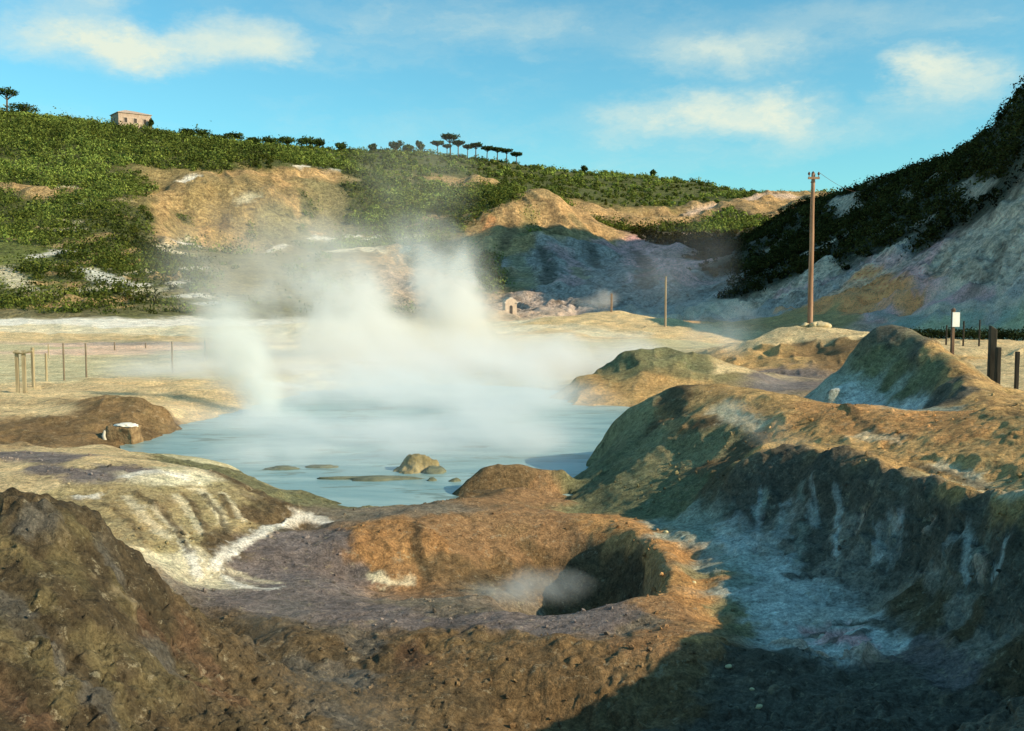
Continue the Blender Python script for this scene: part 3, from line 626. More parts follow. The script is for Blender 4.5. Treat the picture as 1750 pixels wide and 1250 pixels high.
    Z2 = np.where(pool & (Zb < -.02), np.minimum(Z2, -.03), Z2)
    co = np.stack([X2, Y2, Z2], -1).reshape(-1, 3)
    idx = np.arange(nr * nc).reshape(nr, nc)
    quads = np.stack([idx[:-1, :-1], idx[:-1, 1:], idx[1:, 1:], idx[1:, :-1]], -1)
    # the crater's walls are their own object
    hillmask = (veg * 0)
    foot = np.interp(gu.ravel(), [-1.1, -.4, -.25, .0, .12, .2, .25, .36, .52, .7, 1.2], [128, 128, 134, 157, 158, 156, 143, 118, 92, 80, 60]).reshape(nr, nc)
    hq = (Y > foot)[:-1, :-1]
    for nm, mask in (('ground', ~hq), ('hills', hq)):
        qs = quads[mask]
        used, inv = np.unique(qs.ravel(), return_inverse=True)
        me = bpy.data.meshes.new(nm)
        me.vertices.add(len(used)); me.vertices.foreach_set('co', co[used].ravel())
        nq = len(qs)
        me.loops.add(nq * 4); me.loops.foreach_set('vertex_index', inv.astype(np.int32))
        me.polygons.add(nq); me.polygons.foreach_set('loop_start', np.arange(0, nq * 4, 4, dtype=np.int32))
        me.polygons.foreach_set('use_smooth', np.ones(nq, bool))
        me.update(calc_edges=True)
        srgb_attr(me, rgb.reshape(-1, 3)[used])
        me.materials.append(soil_material(nm, nm == 'hills'))
        o = bpy.data.objects.new(nm, me); COL.objects.link(o)
        o['kind'] = 'structure'
    return dict(U=U, V=V, Z=Z2, veg=veg, rgb=rgb, foot=foot)


def soil_material(name, far):
    m = bpy.data.materials.new(name + '_soil'); m.use_nodes = True
    t = NT(m.node_tree)
    pos = t.n('ShaderNodeNewGeometry').outputs['Position']
    col = t.n('ShaderNodeAttribute', attribute_name='soil').outputs['Color']
    if far:
        n1 = t.noise(pos, .12, 5, .65); n2 = t.noise(pos, .8, 5, .75); n3 = t.noise(pos, .3, 5, .7); n4 = t.noise(pos, 2.2, 4, .7)
    else:
        n1 = t.noise(pos, .7, 6, .68); n2 = t.noise(pos, 7.0, 6, .78); n3 = t.noise(pos, 2.6, 6, .72); n4 = t.noise(pos, 26.0, 4, .75)
    v = t.math('MULTIPLY', t.ramp(n1, .25, .75, .62, 1.38, False), t.ramp(n2, .3, .7, .42, 1.6, False))
    v = t.math('MULTIPLY', v, t.ramp(n4, .32, .68, .55, 1.45, False))
    sc = t.n('ShaderNodeVectorMath', operation='SCALE'); t.put(sc.inputs[0], col); t.put(sc.inputs['Scale'], v)
    # mineral bloom and damp, darker stains
    c = t.mix(t.ramp(n3, .58, .72, 0, .42), sc.outputs[0], (.46, .38, .24) if not far else (.3, .25, .14))
    c = t.mix(t.ramp(t.noise(pos, 5.5 if not far else .5, 6, .8), .57, .66, 0, .5), c, (.5, .42, .27) if not far else (.4, .33, .2))
    c = t.mix(t.ramp(n3, .46, .30, 0, .6), c, (.05, .038, .024))
    hue = t.noise(pos, 1.3 if not far else .06, 3, .6)
    c = t.mix(t.ramp(hue, .5, .75, 0, .35), c, t.mix(1.0, c, (1.14, .92, .74), 'MULTIPLY'))
    c = t.mix(t.ramp(hue, .5, .25, 0, .35), c, t.mix(1.0, c, (.85, 1.02, .95), 'MULTIPLY'))
    b = t.n('ShaderNodeBsdfPrincipled')
    t.put(b.inputs['Base Color'], c)
    b.inputs['Roughness'].default_value = .92
    b.inputs['Specular IOR Level'].default_value = .15
    h = t.math('ADD', t.math('MULTIPLY', n2, .6), t.math('MULTIPLY', n4, .3))
    bp = t.n('ShaderNodeBump'); bp.inputs['Strength'].default_value = .85 if not far else .8
    bp.inputs['Distance'].default_value = .13 if not far else 1.8
    t.put(bp.inputs['Height'], h); t.put(b.inputs['Normal'], bp.outputs[0])
    o = t.n('ShaderNodeOutputMaterial'); t.put(o.inputs[0], b.outputs[0])
    return m


TER = build_terrain()


def fine_z(u, v):
    """height of the finished relief"""
    i = np.clip(np.searchsorted(TER['U'], u), 0, len(TER['U']) - 1); j = np.clip(np.searchsorted(TER['V'], v), 0, len(TER['V']) - 1)
    return TER['Z'][j, i]


def base_z(x, y):
    return float(fine_z(np.array(x / y), np.array(math.log(y))))


# ------------------------------------------------------------------ pool
def build_pool():
    outline = [(-.40, 31), (-.395, 27), (-.33, 23.5), (-.25, 21), (-.2, 20.2), (-.1, 19.6), (.04, 19.6), (.09, 22), (.14, 27), (.15, 32), (.13, 37), (.11, 42), (.12, 47), (.06, 51), (-.06, 52), (-.2, 50), (-.27, 45), (-.30, 40), (-.36, 35)]
    me = bpy.data.meshes.new('water')
    bm = bmesh.new()
    bm.faces.new([bm.verts.new((u * Y, Y, 0)) for u, Y in outline])
    bm.normal_update()
    if list(bm.faces)[0].normal.z < 0:
        bmesh.ops.reverse_faces(bm, faces=bm.faces)
    bm.to_mesh(me); bm.free()
    m = bpy.data.materials.new('hot_mud_water'); m.use_nodes = True
    t = NT(m.node_tree)
    pos = t.n('ShaderNodeNewGeometry').outputs['Position']
    st = t.vmath('MULTIPLY', pos, (.5, 1.6, 1))
    n = t.noise(st, .45, 5, .6, 1.2)
    c = t.mix(t.ramp(n, .35, .7), (.19, .33, .33), (.36, .49, .46))
    c = t.mix(t.ramp(t.noise(st, .9, 4, .6, 1.5), .56, .64, 0, .7), c, (.12, .15, .10))
    b = t.n('ShaderNodeBsdfPrincipled'); t.put(b.inputs['Base Color'], c)
    b.inputs['Roughness'].default_value = .32; b.inputs['Specular IOR Level'].default_value = .5
    bp = t.n('ShaderNodeBump'); bp.inputs['Strength'].default_value = .35; bp.inputs['Distance'].default_value = .05
    t.put(bp.inputs['Height'], t.noise(st, 5.0, 4, .6, .6)); t.put(b.inputs['Normal'], bp.outputs[0])
    o = t.n('ShaderNodeOutputMaterial'); t.put(o.inputs[0], b.outputs[0])
    me.materials.append(m)
    w = bpy.data.objects.new('water', me); COL.objects.link(w); w['kind'] = 'structure'


build_pool()

# ------------------------------------------------------------------ helpers for things
def tag(o, label=None, cat=None, group=None, kind=None):
    for k, v in (('label', label), ('category', cat), ('group', group), ('kind', kind)):
        if v:
            o[k] = v
    return o


def thing(name, loc, label, cat, group=None, rz=0.0):
    o = bpy.data.objects.new(name, None); COL.objects.link(o)
    o.empty_display_size = .3
    o.location = loc; o.rotation_euler = (0, 0, rz)
    return tag(o, label, cat, group)


def link(name, bm, mat, parent=None, loc=None, smooth=False):
    bmesh.ops.recalc_face_normals(bm, faces=bm.faces)
    me = bpy.data.meshes.new(name); bm.to_mesh(me); bm.free()
    if smooth:
        me.polygons.foreach_set('use_smooth', np.ones(len(me.polygons), bool))
    me.materials.append(mat)
    o = bpy.data.objects.new(name, me); COL.objects.link(o)
    if parent:
        o.parent = parent
    if loc is not None:
        o.location = loc
    return o


def box(bm, cx, cy, z0, sx, sy, sz, rz=0.0, jit=0.0):
    vs = []
    for dz in (0, sz):
        for dx, dy in ((-.5, -.5), (.5, -.5), (.5, .5), (-.5, .5)):
            x, y = rot2(dx * sx, dy * sy, rz)
            vs.append(bm.verts.new((cx + x + random.uniform(-jit, jit), cy + y + random.uniform(-jit, jit), z0 + dz + random.uniform(-jit, jit))))
    for f in ((3, 2, 1, 0), (4, 5, 6, 7), (0, 1, 5, 4), (1, 2, 6, 5), (2, 3, 7, 6), (3, 0, 4, 7)):
        bm.faces.new([vs[i] for i in f])
    return vs


def tube(bm, pts, radii, seg=10, wob=0.0):
    rings = []
    for i, (p, r) in enumerate(zip(pts, radii)):
        p = Vector(p)
        d = (Vector(pts[min(i + 1, len(pts) - 1)]) - Vector(pts[max(i - 1, 0)])).normalized()
        a = d.orthogonal().normalized(); b = d.cross(a)
        ring = []
        for k in range(seg):
            t = 2 * math.pi * k / seg
            rr = r * (1 + random.uniform(-wob, wob))
            ring.append(bm.verts.new(p + a * math.cos(t) * rr + b * math.sin(t) * rr))
        rings.append(ring)
    for r0, r1 in zip(rings, rings[1:]):
        for k in range(seg):
            bm.faces.new((r0[k], r0[(k + 1) % seg], r1[(k + 1) % seg], r1[k]))
    bm.faces.new(rings[0][::-1]); bm.faces.new(rings[-1])


def simple_mat(name, c1, c2, scale=4.0, rough=.85, stretch=(1, 1, 1), bump=.4, bdist=.02, detail=5):
    m = bpy.data.materials.new(name); m.use_nodes = True
    t = NT(m.node_tree)
    p = t.vmath('MULTIPLY', t.n('ShaderNodeTexCoord').outputs['Object'], stretch)
    n = t.noise(p, scale, detail, .65)
    b = t.n('ShaderNodeBsdfPrincipled')
    t.put(b.inputs['Base Color'], t.mix(t.ramp(n, .32, .68), c1, c2))
    b.inputs['Roughness'].default_value = rough; b.inputs['Specular IOR Level'].default_value = .2
    bp = t.n('ShaderNodeBump'); bp.inputs['Strength'].default_value = bump; bp.inputs['Distance'].default_value = bdist
    t.put(bp.inputs['Height'], t.noise(p, scale * 3, 4, .65)); t.put(b.inputs['Normal'], bp.outputs[0])
    o = t.n('ShaderNodeOutputMaterial'); t.put(o.inputs[0], b.outputs[0])
    return m


def leaf_material(name, rgb_hint=None):
    m = bpy.data.materials.new(name); m.use_nodes = True
    t = NT(m.node_tree)
    col = t.n('ShaderNodeAttribute', attribute_name='leaf').outputs['Color']
    d = t.n('ShaderNodeBsdfDiffuse'); t.put(d.inputs[0], col)
    tr = t.n('ShaderNodeBsdfTranslucent'); t.put(tr.inputs[0], col)
    mx = t.n('ShaderNodeMixShader'); mx.inputs[0].default_value = .25
    t.put(mx.inputs[1], d.outputs[0]); t.put(mx.inputs[2], tr.outputs[0])
    o = t.n('ShaderNodeOutputMaterial'); t.put(o.inputs[0], mx.outputs[0])
    return m


LEAF = leaf_material('leaves')
BARK = simple_mat('bark', (.10, .07, .045), (.20, .14, .09), 6, .95, (1, 1, .3))


def leaf_cloud(name, cen, rad, nl, size, col, parent=None, shell=.55, spread=.75, up=.35):
    """many leaf sized faces spread through ellipsoids; cen (N,3), rad (N,3), size (N,), col (N,3)"""
    N = len(cen)
    d = RNG.normal(size=(N, nl, 3)); d /= np.linalg.norm(d, axis=2, keepdims=True)
    r = shell + (1 - shell) * RNG.random((N, nl, 1)) ** .6
    lump = 1 + .28 * np.sin(d[..., :1] * 5 + RNG.random((N, 1, 1)) * 6) * np.cos(d[..., 1:2] * 4 + RNG.random((N, 1, 1)) * 6)
    p = cen[:, None, :] + d * r * lump * rad[:, None, :]
    nrm = d + RNG.normal(size=d.shape) * spread; nrm[..., 2] += up
    nrm /= np.linalg.norm(nrm, axis=2, keepdims=True)
    a = np.cross(nrm, RNG.normal(size=d.shape)); a /= np.linalg.norm(a, axis=2, keepdims=True)
    b = np.cross(nrm, a)
    s = size[:, None, None] * (.6 + .8 * RNG.random((N, nl, 1)))
    q = np.stack([p - a * s, p - b * s * .6, p + a * s, p + b * s * .6], 2).reshape(-1, 3)
    shade = (.7 + .6 * RNG.random((N, nl, 1)))
    c = np.repeat((col[:, None, :] * shade).reshape(-1, 3), 4, 0)
    nq = N * nl
    me = bpy.data.meshes.new(name)
    me.vertices.add(nq * 4); me.vertices.foreach_set('co', q.astype(np.float32).ravel())
    me.loops.add(nq * 4); me.loops.foreach_set('vertex_index', np.arange(nq * 4, dtype=np.int32))
    me.polygons.add(nq); me.polygons.foreach_set('loop_start', np.arange(0, nq * 4, 4, dtype=np.int32))
    me.update(calc_edges=True)
    srgb_attr(me, c, 'leaf')
    me.materials.append(LEAF)
    o = bpy.data.objects.new(name, me); COL.objects.link(o)
    if parent:
        o.parent = parent
    return o


# ------------------------------------------------------------------ scrub on the crater walls
def build_scrub():
    n = 190000
    u = RNG.uniform(-.95, .95, n); v = np.log(RNG.uniform(100, 470, n))
    i = np.clip(np.searchsorted(TER['U'], u), 0, len(TER['U']) - 1); j = np.clip(np.searchsorted(TER['V'], v), 0, len(TER['V']) - 1)
    Y = np.exp(v); z = TER['Z'][j, i]; veg = TER['veg'][j, i]; foot = TER['foot'][j, i]
    patch = vnoise(u * Y / 16, v * Y * 0 + Y / 16, None, 90) * .5 + vnoise(u * Y / 6, Y / 6, None, 91) * .5
    keep = (Y > foot) & (veg * (1 + .55 * patch) > RNG.uniform(.40, 1.0, n)) & (RNG.random(n) < .35 + .65 * (Y < 330))
    u, Y, z, patch, veg, rgb = (a[keep] for a in (u, Y, z, patch, veg, TER['rgb'][j, i]))
    print('scrub', len(u))
    m = min(len(u), 24000)
    sel = RNG.permutation(len(u))[:m]
    u, Y, z, patch, rgb = (a[sel] for a in (u, Y, z, patch, rgb))
    N = len(u)
    r = (.6 + 1.7 * RNG.random(N) ** 2 + .5 * np.maximum(patch, 0)) * np.where(Y > 322, .65, 1.0)
    r = r * np.where((u > .12) & (Y < 300), .62, 1.0)
    cen = np.stack([u * Y, Y, z + r * .35], 1)
    rad = np.stack([r * (1 + .4 * RNG.random(N)), r, r * (.8 + .5 * RNG.random(N))], 1)
    base = np.array((.142, .180, .040)) * np.ones((N, 1)) * (1 + .45 * vnoise(u * Y / 38, Y / 38, None, 95))[:, None]
    t = RNG.random((N, 1))
    base = base * (.4 + 1.15 * RNG.random((N, 1))) + np.where(t > .62, np.array((.07, .06, .006)), 0) * RNG.random((N, 1))
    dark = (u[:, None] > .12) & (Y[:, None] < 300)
    base = np.where(dark, base * np.array((.33, .25, .34)), base)  # right hill: browner leaves, with its shade also put into their colour
    base *= (1 + .6 * patch[:, None])
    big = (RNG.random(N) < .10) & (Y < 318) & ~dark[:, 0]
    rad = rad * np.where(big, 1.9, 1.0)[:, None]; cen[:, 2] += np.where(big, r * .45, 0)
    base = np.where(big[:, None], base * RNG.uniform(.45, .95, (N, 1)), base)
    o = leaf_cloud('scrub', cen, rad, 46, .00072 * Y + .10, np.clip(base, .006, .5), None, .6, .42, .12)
    tag(o, 'dense green scrub of low bushes covering the crater walls', 'scrub', None, 'stuff')


build_scrub()

# ------------------------------------------------------------------ trees on the skyline
PXM = 1.0 / F


def crown_tree(name, px, top, base, wpx, Y, label, kind, group, col=(.06, .085, .022)):
    root_p = at(px, base, Y)
    gz = base_z(root_p.x, Y)
    k = Y * PXM
    root_p.z = max(min(root_p.z, gz + 1.2), gz - .3)
    h, w = at(px, top - 3, Y).z - root_p.z, wpx * k * 1.15
    t = thing(name, root_p, label, 'tree', group)
    col = np.array(col) * random.uniform(.8, 1.2)
    bm = bmesh.new()
    if kind == 'pine':
        ch = min(.34 * h, .4 * w)
        th = h - ch * .75
        lean = random.uniform(-.06, .06) * h
        tube(bm, [(0, 0, -1.2), (lean * .4, 0, th * .5), (lean, 0, th)], [.035 * h + .06, .028 * h + .05, .02 * h + .04], 7, .1)
        for s in (-1, -.3, .4, 1):
            tube(bm, [(lean * .8, 0, th * .72), (lean + s * w * .2, random.uniform(-.15, .15) * w, th * .92), (lean + s * w * .36, random.uniform(-.2, .2) * w, th + ch * .3)], [.02 * h + .03, .014 * h + .02, .02], 5)
        n = 7
        cen = [(lean + math.cos(a) * w * .27 * (j > 0), math.sin(a) * w * .27 * (j > 0), h - ch * random.uniform(.42, .55)) for j, a in ((j, j * 1.05) for j in range(n))]
        rad = [(w * random.uniform(.19, .3), w * random.uniform(.19, .3), ch * random.uniform(.28, .46)) for _ in range(n)]
    else:
        th = h * .45
        tube(bm, [(0, 0, -1.0), (.02 * h, 0, th), (random.uniform(-.1, .1) * h, 0, h * .75)], [.05 * h, .04 * h, .015 * h], 7, .1)
        for s in (-1, .2, 1):
            tube(bm, [(.02 * h, 0, th * .8), (s * w * .18, random.uniform(-.15, .15) * w, h * .6), (s * w * .3, 0, h * .75)], [.025 * h, .018 * h, .01 * h], 5)
        n = 8
        cen, rad = [], []
        for j in range(n):
            a = j * 2.4; rr = .26 * w * math.sqrt(j / n)* 1.2
            cen.append((math.cos(a) * rr, math.sin(a) * rr, h * random.uniform(.5, .74)))
            q_ = random.uniform(.7, 1.25); rad.append((w * .24 * q_, w * .24 * q_, h * .24 * q_))
    link('trunk', bm, BARK, t, smooth=True)
    N = len(cen)
    cc = np.tile(col, (N, 1)) * RNG.uniform(.7, 1.3, (N, 1))
    leaf_cloud('crown', np.array(cen), np.array(rad), 90, np.full(N, max(.0010 * Y, .12)), cc, t, shell=.35)
    return t


def skyline_Y(px):
    return float(np.interp(px, [0, 60, 170, 250, 330, 450, 600, 720, 800, 890, 960, 1100, 1200], [330, 330, 332, 335, 345, 365, 390, 400, 405, 410, 420, 435, 450]))


PINES = [(770, 231, 263, 30, 'tallest umbrella pine, flat dark crown high over the row of pines on the ridge'),
         (748, 244, 262, 21, 'round umbrella pine at the left end of the pine row, beside the tallest pine'),
         (764, 250, 264, 14, 'small low pine tucked directly under the tallest umbrella pine'),
         (783, 243, 265, 21, 'umbrella pine directly to the right of the tallest pine on the ridge'),
         (799, 251, 266, 16, 'short pine between two taller pines, second to the right of the tallest one'),
         (813, 247, 269, 20, 'broad umbrella pine at the middle of the ridge row'),
         (832, 253, 271, 20, 'umbrella pine standing apart after the broad middle pine, fourth from the right end'),
         (850, 255, 273, 18, 'umbrella pine third from the right end of the ridge row'),
         (866, 257, 275, 18, 'umbrella pine second from the right end of the ridge row'),
         (883, 263, 279, 20, 'last umbrella pine at the right, downhill end of the ridge row')]
for px, top, base, w, lab in PINES:
    crown_tree('umbrella_pine', px, top, base, w, skyline_Y(px), lab, 'pine', 'umbrella pines in a row on the ridge', (.045, .065, .02))
crown_tree('umbrella_pine', 12, 152, 198, 35, 326, 'lone umbrella pine with thin tall trunk at the top left of the hill', 'pine', None, (.05, .075, .02))
ROUNDS = [(42, 181, 206, 44, 'wide dark bushy tree beside the lone pine at the top left'),
          (259, 209, 228, 7, 'narrow dark tree touching the right end of the hilltop house'),
          (322, 225, 246, 24, 'small round tree, first of the ridge trees right of the house'),
          (346, 226, 250, 32, 'broad round tree, second of the ridge trees right of the house'),
          (377, 237, 254, 22, 'low round tree just left of the dome shaped ridge tree'),
          (401, 230, 256, 32, 'dome shaped tree, fourth of the ridge trees right of the house'),
          (435, 239, 257, 20, 'small round tree alone between the dome tree and the bushy pair'),
          (463, 240, 258, 26, 'round tree on the left of the bushy pair on the ridge'),
          (490, 239, 260, 28, 'round tree on the right of the bushy pair on the ridge'),
          (524, 238, 262, 32, 'wide low tree forming the left part of the double crown on the ridge'),
          (545, 240, 262, 22, 'round tree forming the right part of the double crown on the ridge'),
          (583, 247, 266, 20, 'small round tree standing alone on the bare ridge right of the double crown'),
          (637, 251, 266, 12, 'tiny tree on the ridge at the left of the thin hazy trees'),
          (677, 245, 268, 24, 'pale hazy tree behind the drifting steam on the ridge'),
          (699, 252, 268, 20, 'low hazy tree right of the pale one on the ridge'),
          (718, 244, 267, 13, 'slim lollipop shaped tree left of the umbrella pines'),
          (999, 289, 302, 10, 'tiny round tree on the skyline right of the pine row'),
          (1116, 295, 308, 8, 'tiny tree on the skyline above the bare terrace edge')]
for px, top, base, w, lab in ROUNDS:
    crown_tree('hill_tree', px, top - 3, base, w * 1.2, skyline_Y(px), lab, 'round', 'round trees along the hill ridge')

# ------------------------------------------------------------------ house on the hill
STONE = simple_mat('old_pink_masonry', (.42, .29, .21), (.58, .43, .33), 1.2, .95, (1, 1, 1), .5, .08)
ROOFM = simple_mat('worn_roof', (.42, .30, .23), (.58, .44, .35), 1.5, .95, (1, 1, 1), .5, .06)
DARKM = simple_mat('dark_opening', (.05, .04, .035), (.09, .07, .06), 3, .8)
FRAMEM = simple_mat('window_surround', (.55, .42, .33), (.66, .52, .42), 3, .9)


def build_house():
    Y = 331.0
    c = at(203, 223, Y)
    c.z = max(c.z, base_z(c.x, Y) + .9)
    ang = R(38)
    root = thing('hill_house', c, 'old pink masonry house with low hipped roof on top of the green hill', 'house', None, ang)
    L1, L2, H0, H1 = 10.6, 8.4, -4.0, 4.3
    bm = bmesh.new()
    box(bm, L1 / 2, L2 / 2, H0, L1, L2, H1 - H0)
    link('wall', bm, STONE, root)
    bm = bmesh.new()
    e = .3; zt = H1
    v = [bm.verts.new(p) for p in ((-e, -e, zt), (L1 + e, -e, zt), (L1 + e, L2 + e, zt), (-e, L2 + e, zt))]
    v2 = [bm.verts.new((x, y, zt + .18)) for x, y in ((-e, -e), (L1 + e, -e), (L1 + e, L2 + e), (-e, L2 + e))]
    r = [bm.verts.new((3.6, L2 / 2, zt + 1.7)), bm.verts.new((L1 - 3.6, L2 / 2, zt + 1.5))]
    bm.faces.new(v[::-1])
    for a in range(4):
        bm.faces.new((v[a], v[(a + 1) % 4], v2[(a + 1) % 4], v2[a]))
    bm.faces.new((v2[0], v2[1], r[1], r[0])); bm.faces.new((v2[1], v2[2], r[1])); bm.faces.new((v2[2], v2[3], r[0], r[1])); bm.faces.new((v2[3], v2[0], r[0]))
    link('roof', bm, ROOFM, root)
    for x in (2.3, 5.4, 8.5):
        bm = bmesh.new()
        for dx, dz, sx, sz in ((-.55, 0, .12, 1.5), (.55, 0, .12, 1.5), (0, -.1, 1.3, .1), (0, 1.5, 1.3, .12)):
            box(bm, x + dx, -.05, 1.3 + dz, sx, .16, sz)
        w = link('window', bm, FRAMEM, root)
        bm = bmesh.new(); box(bm, x, -.004, 1.3, .98, .05, 1.5); link('pane', bm, DARKM, w)
    bm = bmesh.new()
    for dy, dz, sy, sz in ((-.5, 0, .12, 1.5), (.5, 0, .12, 1.5), (0, -.1, 1.2, .1), (0, 1.5, 1.2, .12)):
        box(bm, -.05, 3.9 + dy, 1.4 + dz, .16, sy, sz)
    w = link('window', bm, FRAMEM, root)
    bm = bmesh.new(); box(bm, -.004, 3.9, 1.4, .05, .88, 1.5); link('pane', bm, DARKM, w)


build_house()


def build_kiosk():
    Y = 148.0
    b = at(871, 539, Y)
    g = base_z(b.x, Y)
    root = thing('stone_kiosk', (b.x, Y, min(b.z, g)), 'small pale stone kiosk with rounded gable and dark doorway at the crater edge', 'kiosk', None, R(14))
    k = Y * PXM
    w, h = 20 * k, 29 * k + max(0, b.z - g)
    bm = bmesh.new()
    prof = [(-w / 2, -.6), (w / 2, -.6), (w / 2, h * .8)] + [(w / 2 * math.cos(a), h * .8 + h * .2 * math.sin(a)) for a in np.linspace(.25, math.pi - .25, 9)] + [(-w / 2, h * .8)]
    f = [bm.verts.new((x, -w / 2, z)) for x, z in prof]; bk = [bm.verts.new((x, w / 2, z)) for x, z in prof]
    bm.faces.new(f); bm.faces.new(bk[::-1])
    for i in range(len(f)):
        bm.faces.new((f[i], bk[i], bk[(i + 1) % len(f)], f[(i + 1) % len(f)]))
    PALE = simple_mat('pale_plaster', (.62, .46, .33), (.74, .58, .44), 2.0, .9, bump=.3)
    link('wall', bm, PALE, root)
    bm = bmesh.new()
    for s in (-1, 1):
        box(bm, s * (w / 2 + .02), -w / 2 - .02, h * .76, .22, .3, .16)
    box(bm, 0, 0, h * .985, .5, w * 1.02, .14)
    link('cornice', bm, simple_mat('white_trim', (.70, .62, .52), (.8, .72, .62), 3), root)
    bm = bmesh.new()
    dw, d0, d1 = w * .27, h * .16, h * .58
    pts = [(-dw / 2, d0), (dw / 2, d0), (dw / 2, d1)] + [(dw / 2 * math.cos(a), d1 + dw * .5 * math.sin(a)) for a in np.linspace(.4, math.pi - .4, 5)] + [(-dw / 2, d1)]
    f = [bm.verts.new((x, -w / 2 - .012, z)) for x, z in pts]; bk = [bm.verts.new((x, -w / 2 + .2, z)) for x, z in pts]
    bm.faces.new(f); bm.faces.new(bk[::-1])
    for i in range(len(f)):
        bm.faces.new((f[i], bk[i], bk[(i + 1) % len(f)], f[(i + 1) % len(f)]))
    link('doorway', bm, DARKM, root)


build_kiosk()

# ------------------------------------------------------------------ poles, posts, sign
WOOD = simple_mat('weathered_pole', (.24, .12, .065), (.46, .27, .17), 5, .8, (1, 1, .08), .5, .015)
GREYWOOD = simple_mat('grey_post', (.30, .23, .13), (.46, .37, .22), 7, .9, (1, 1, .15), .5, .01)
DARKWOOD = simple_mat('dark_post', (.035, .03, .022), (.08, .065, .045), 7, .9, (1, 1, .15), .5, .01)
IRON = simple_mat('rusty_iron', (.10, .06, .045), (.18, .11, .08), 12, .7)
GLASSY = simple_mat('brown_insulator', (.12, .05, .03), (.16, .07, .045), 5, .25)


def build_pole():
    Y = 59.0
    b = at(1384, 556, Y); b.z = base_z(b.x, Y) - .05
    top = at(1384, 297, Y)
    h = top.z - b.z
    t = thing('utility_pole', b, 'tall reddish wooden utility pole with a short crossarm on the right mound', 'utility pole')
    bm = bmesh.new()
    zs = np.linspace(-.4, h, 12)
    tube(bm, [(.012 * math.sin(i * 1.3), .01 * math.cos(i), z) for i, z in enumerate(zs)], [.165 - .055 * i / 11 for i in range(12)], 14, .03)
    link('pole', bm, WOOD, t, smooth=True)
    bm = bmesh.new(); box(bm, 0, -.15, h - .34, .66, .11, .13)
    ca = link('crossarm', bm, WOOD, t)
    for s in (-.28, .28):
        bm = bmesh.new()
        tube(bm, [(s, -.15, h - .21), (s, -.15, h - .1), (s, -.15, h - .09), (s, -.15, h + .0), (s, -.15, h + .03), (s, -.15, h + .08)], [.02, .02, .06, .075, .05, .03], 10)
        link('insulator', bm, GLASSY, ca, smooth=True)
    bm = bmesh.new()
    tube(bm, [(0, 0, h - .02), (0, 0, h + .06), (0, 0, h + .14)], [.1, .08, .02], 12)
    link('cap', bm, IRON, t)
    bm = bmesh.new(); tube(bm, [(0, 0, h - .52), (0, 0, h - .47)], [.14, .14], 14); link('band', bm, IRON, t)
    # wire running off to the right hill
    p0 = Vector((b.x + .28, Y - .15, b.z + h + .06)); p1 = at(1486, 318, 214)
    bm = bmesh.new()
    pts = []
    for i in range(25):
        f = i / 24
        p = p0.lerp(p1, f); p.z -= 4 * 1.2 * f * (1 - f)
        pts.append(tuple(p))
    tube(bm, pts, [.012] * 25, 5)
    tag(link('power_line', bm, IRON, None), 'thin sagging wire running from the tall utility pole to the dark hill', 'wire')
    # stones round the foot
    st = simple_mat('footing_stone', (.46, .36, .20), (.62, .50, .30), 5, .95)
    for i, (dx, dy, s, lab) in enumerate(((.55, -.35, .34, 'largest pale stone at the right of the tall pole foot'), (.95, -.2, .26, 'smaller pale stone furthest right of the tall pole foot'),
                                          (.1, -.42, .24, 'pale stone in front of the tall pole foot'), (-.35, -.2, .2, 'little pale stone at the left of the tall pole foot'))):
        x, y = b.x + dx, Y + dy
        rock('stone', (x, y, base_z(x, y) + s * .3), (s * 1.2, s, s * .8), st, lab, 'stone', 'stones round the foot of the tall pole', i)


def rock(name, loc, r, mat, label, cat, group, seed, sub=3, amp=.28):
    bm = bmesh.new()
    bmesh.ops.create_icosphere(bm, subdivisions=sub, radius=1)
    co = np.array([v.co[:] for v in bm.verts])
    n = vnoise(co[:, 0] * 1.4 + seed * 3.7, co[:, 1] * 1.4, co[:, 2] * 1.4, seed) * amp + vnoise(co[:, 0] * 3.5 + seed, co[:, 1] * 3.5, co[:, 2] * 3.5, seed + 5) * amp * .45 + vnoise(co[:, 0] * 9 + seed, co[:, 1] * 9, co[:, 2] * 9, seed + 6) * amp * .25
    for v, k in zip(bm.verts, n):
        v.co = Vector((v.co.x * r[0], v.co.y * r[1], v.co.z * r[2])) * (1 + float(k))
    o = link(name, bm, mat, None, loc, True)
    return tag(o, label, cat, group)


build_pole()


def post(name, px, top, bot, wpx, Y, mat, label, cat='post', group=None, square=True, lean=0.0, tilt_top=False, ground=True):
    b = at(px, bot, Y)
    if ground:
        b.z = base_z(b.x, Y)
    h = at(px, top, Y).z - b.z
    w = wpx * Y * PXM
    bm = bmesh.new()
    if square:
        vs = box(bm, 0, 0, -.35, w, w, h + .35, random.uniform(-.3, .3), w * .05)
        for v in vs[4:]:
            v.co.x += lean
            if tilt_top:
                v.co.z -= w * .7 * (v.co.x > lean)
        bmesh.ops.bevel(bm, geom=bm.edges[:], offset=w * .12, segments=1, affect='EDGES')
        bmesh.ops.subdivide_edges(bm, edges=[e for e in bm.edges if abs(e.verts[0].co.z - e.verts[1].co.z) > h * .5], cuts=6)
        for v in bm.verts:
            v.co.x += random.uniform(-.04, .04) * w; v.co.y += random.uniform(-.04, .04) * w
    else:
        tube(bm, [(lean * f, 0, -.35 + (h + .35) * f) for f in (0, .25, .5, .75, 1)], [w * .55, w * .53, w * .5, w * .47, w * .42], 9, .06)
    o = link(name, bm, mat, None, b)
    return tag(o, label, cat, group)


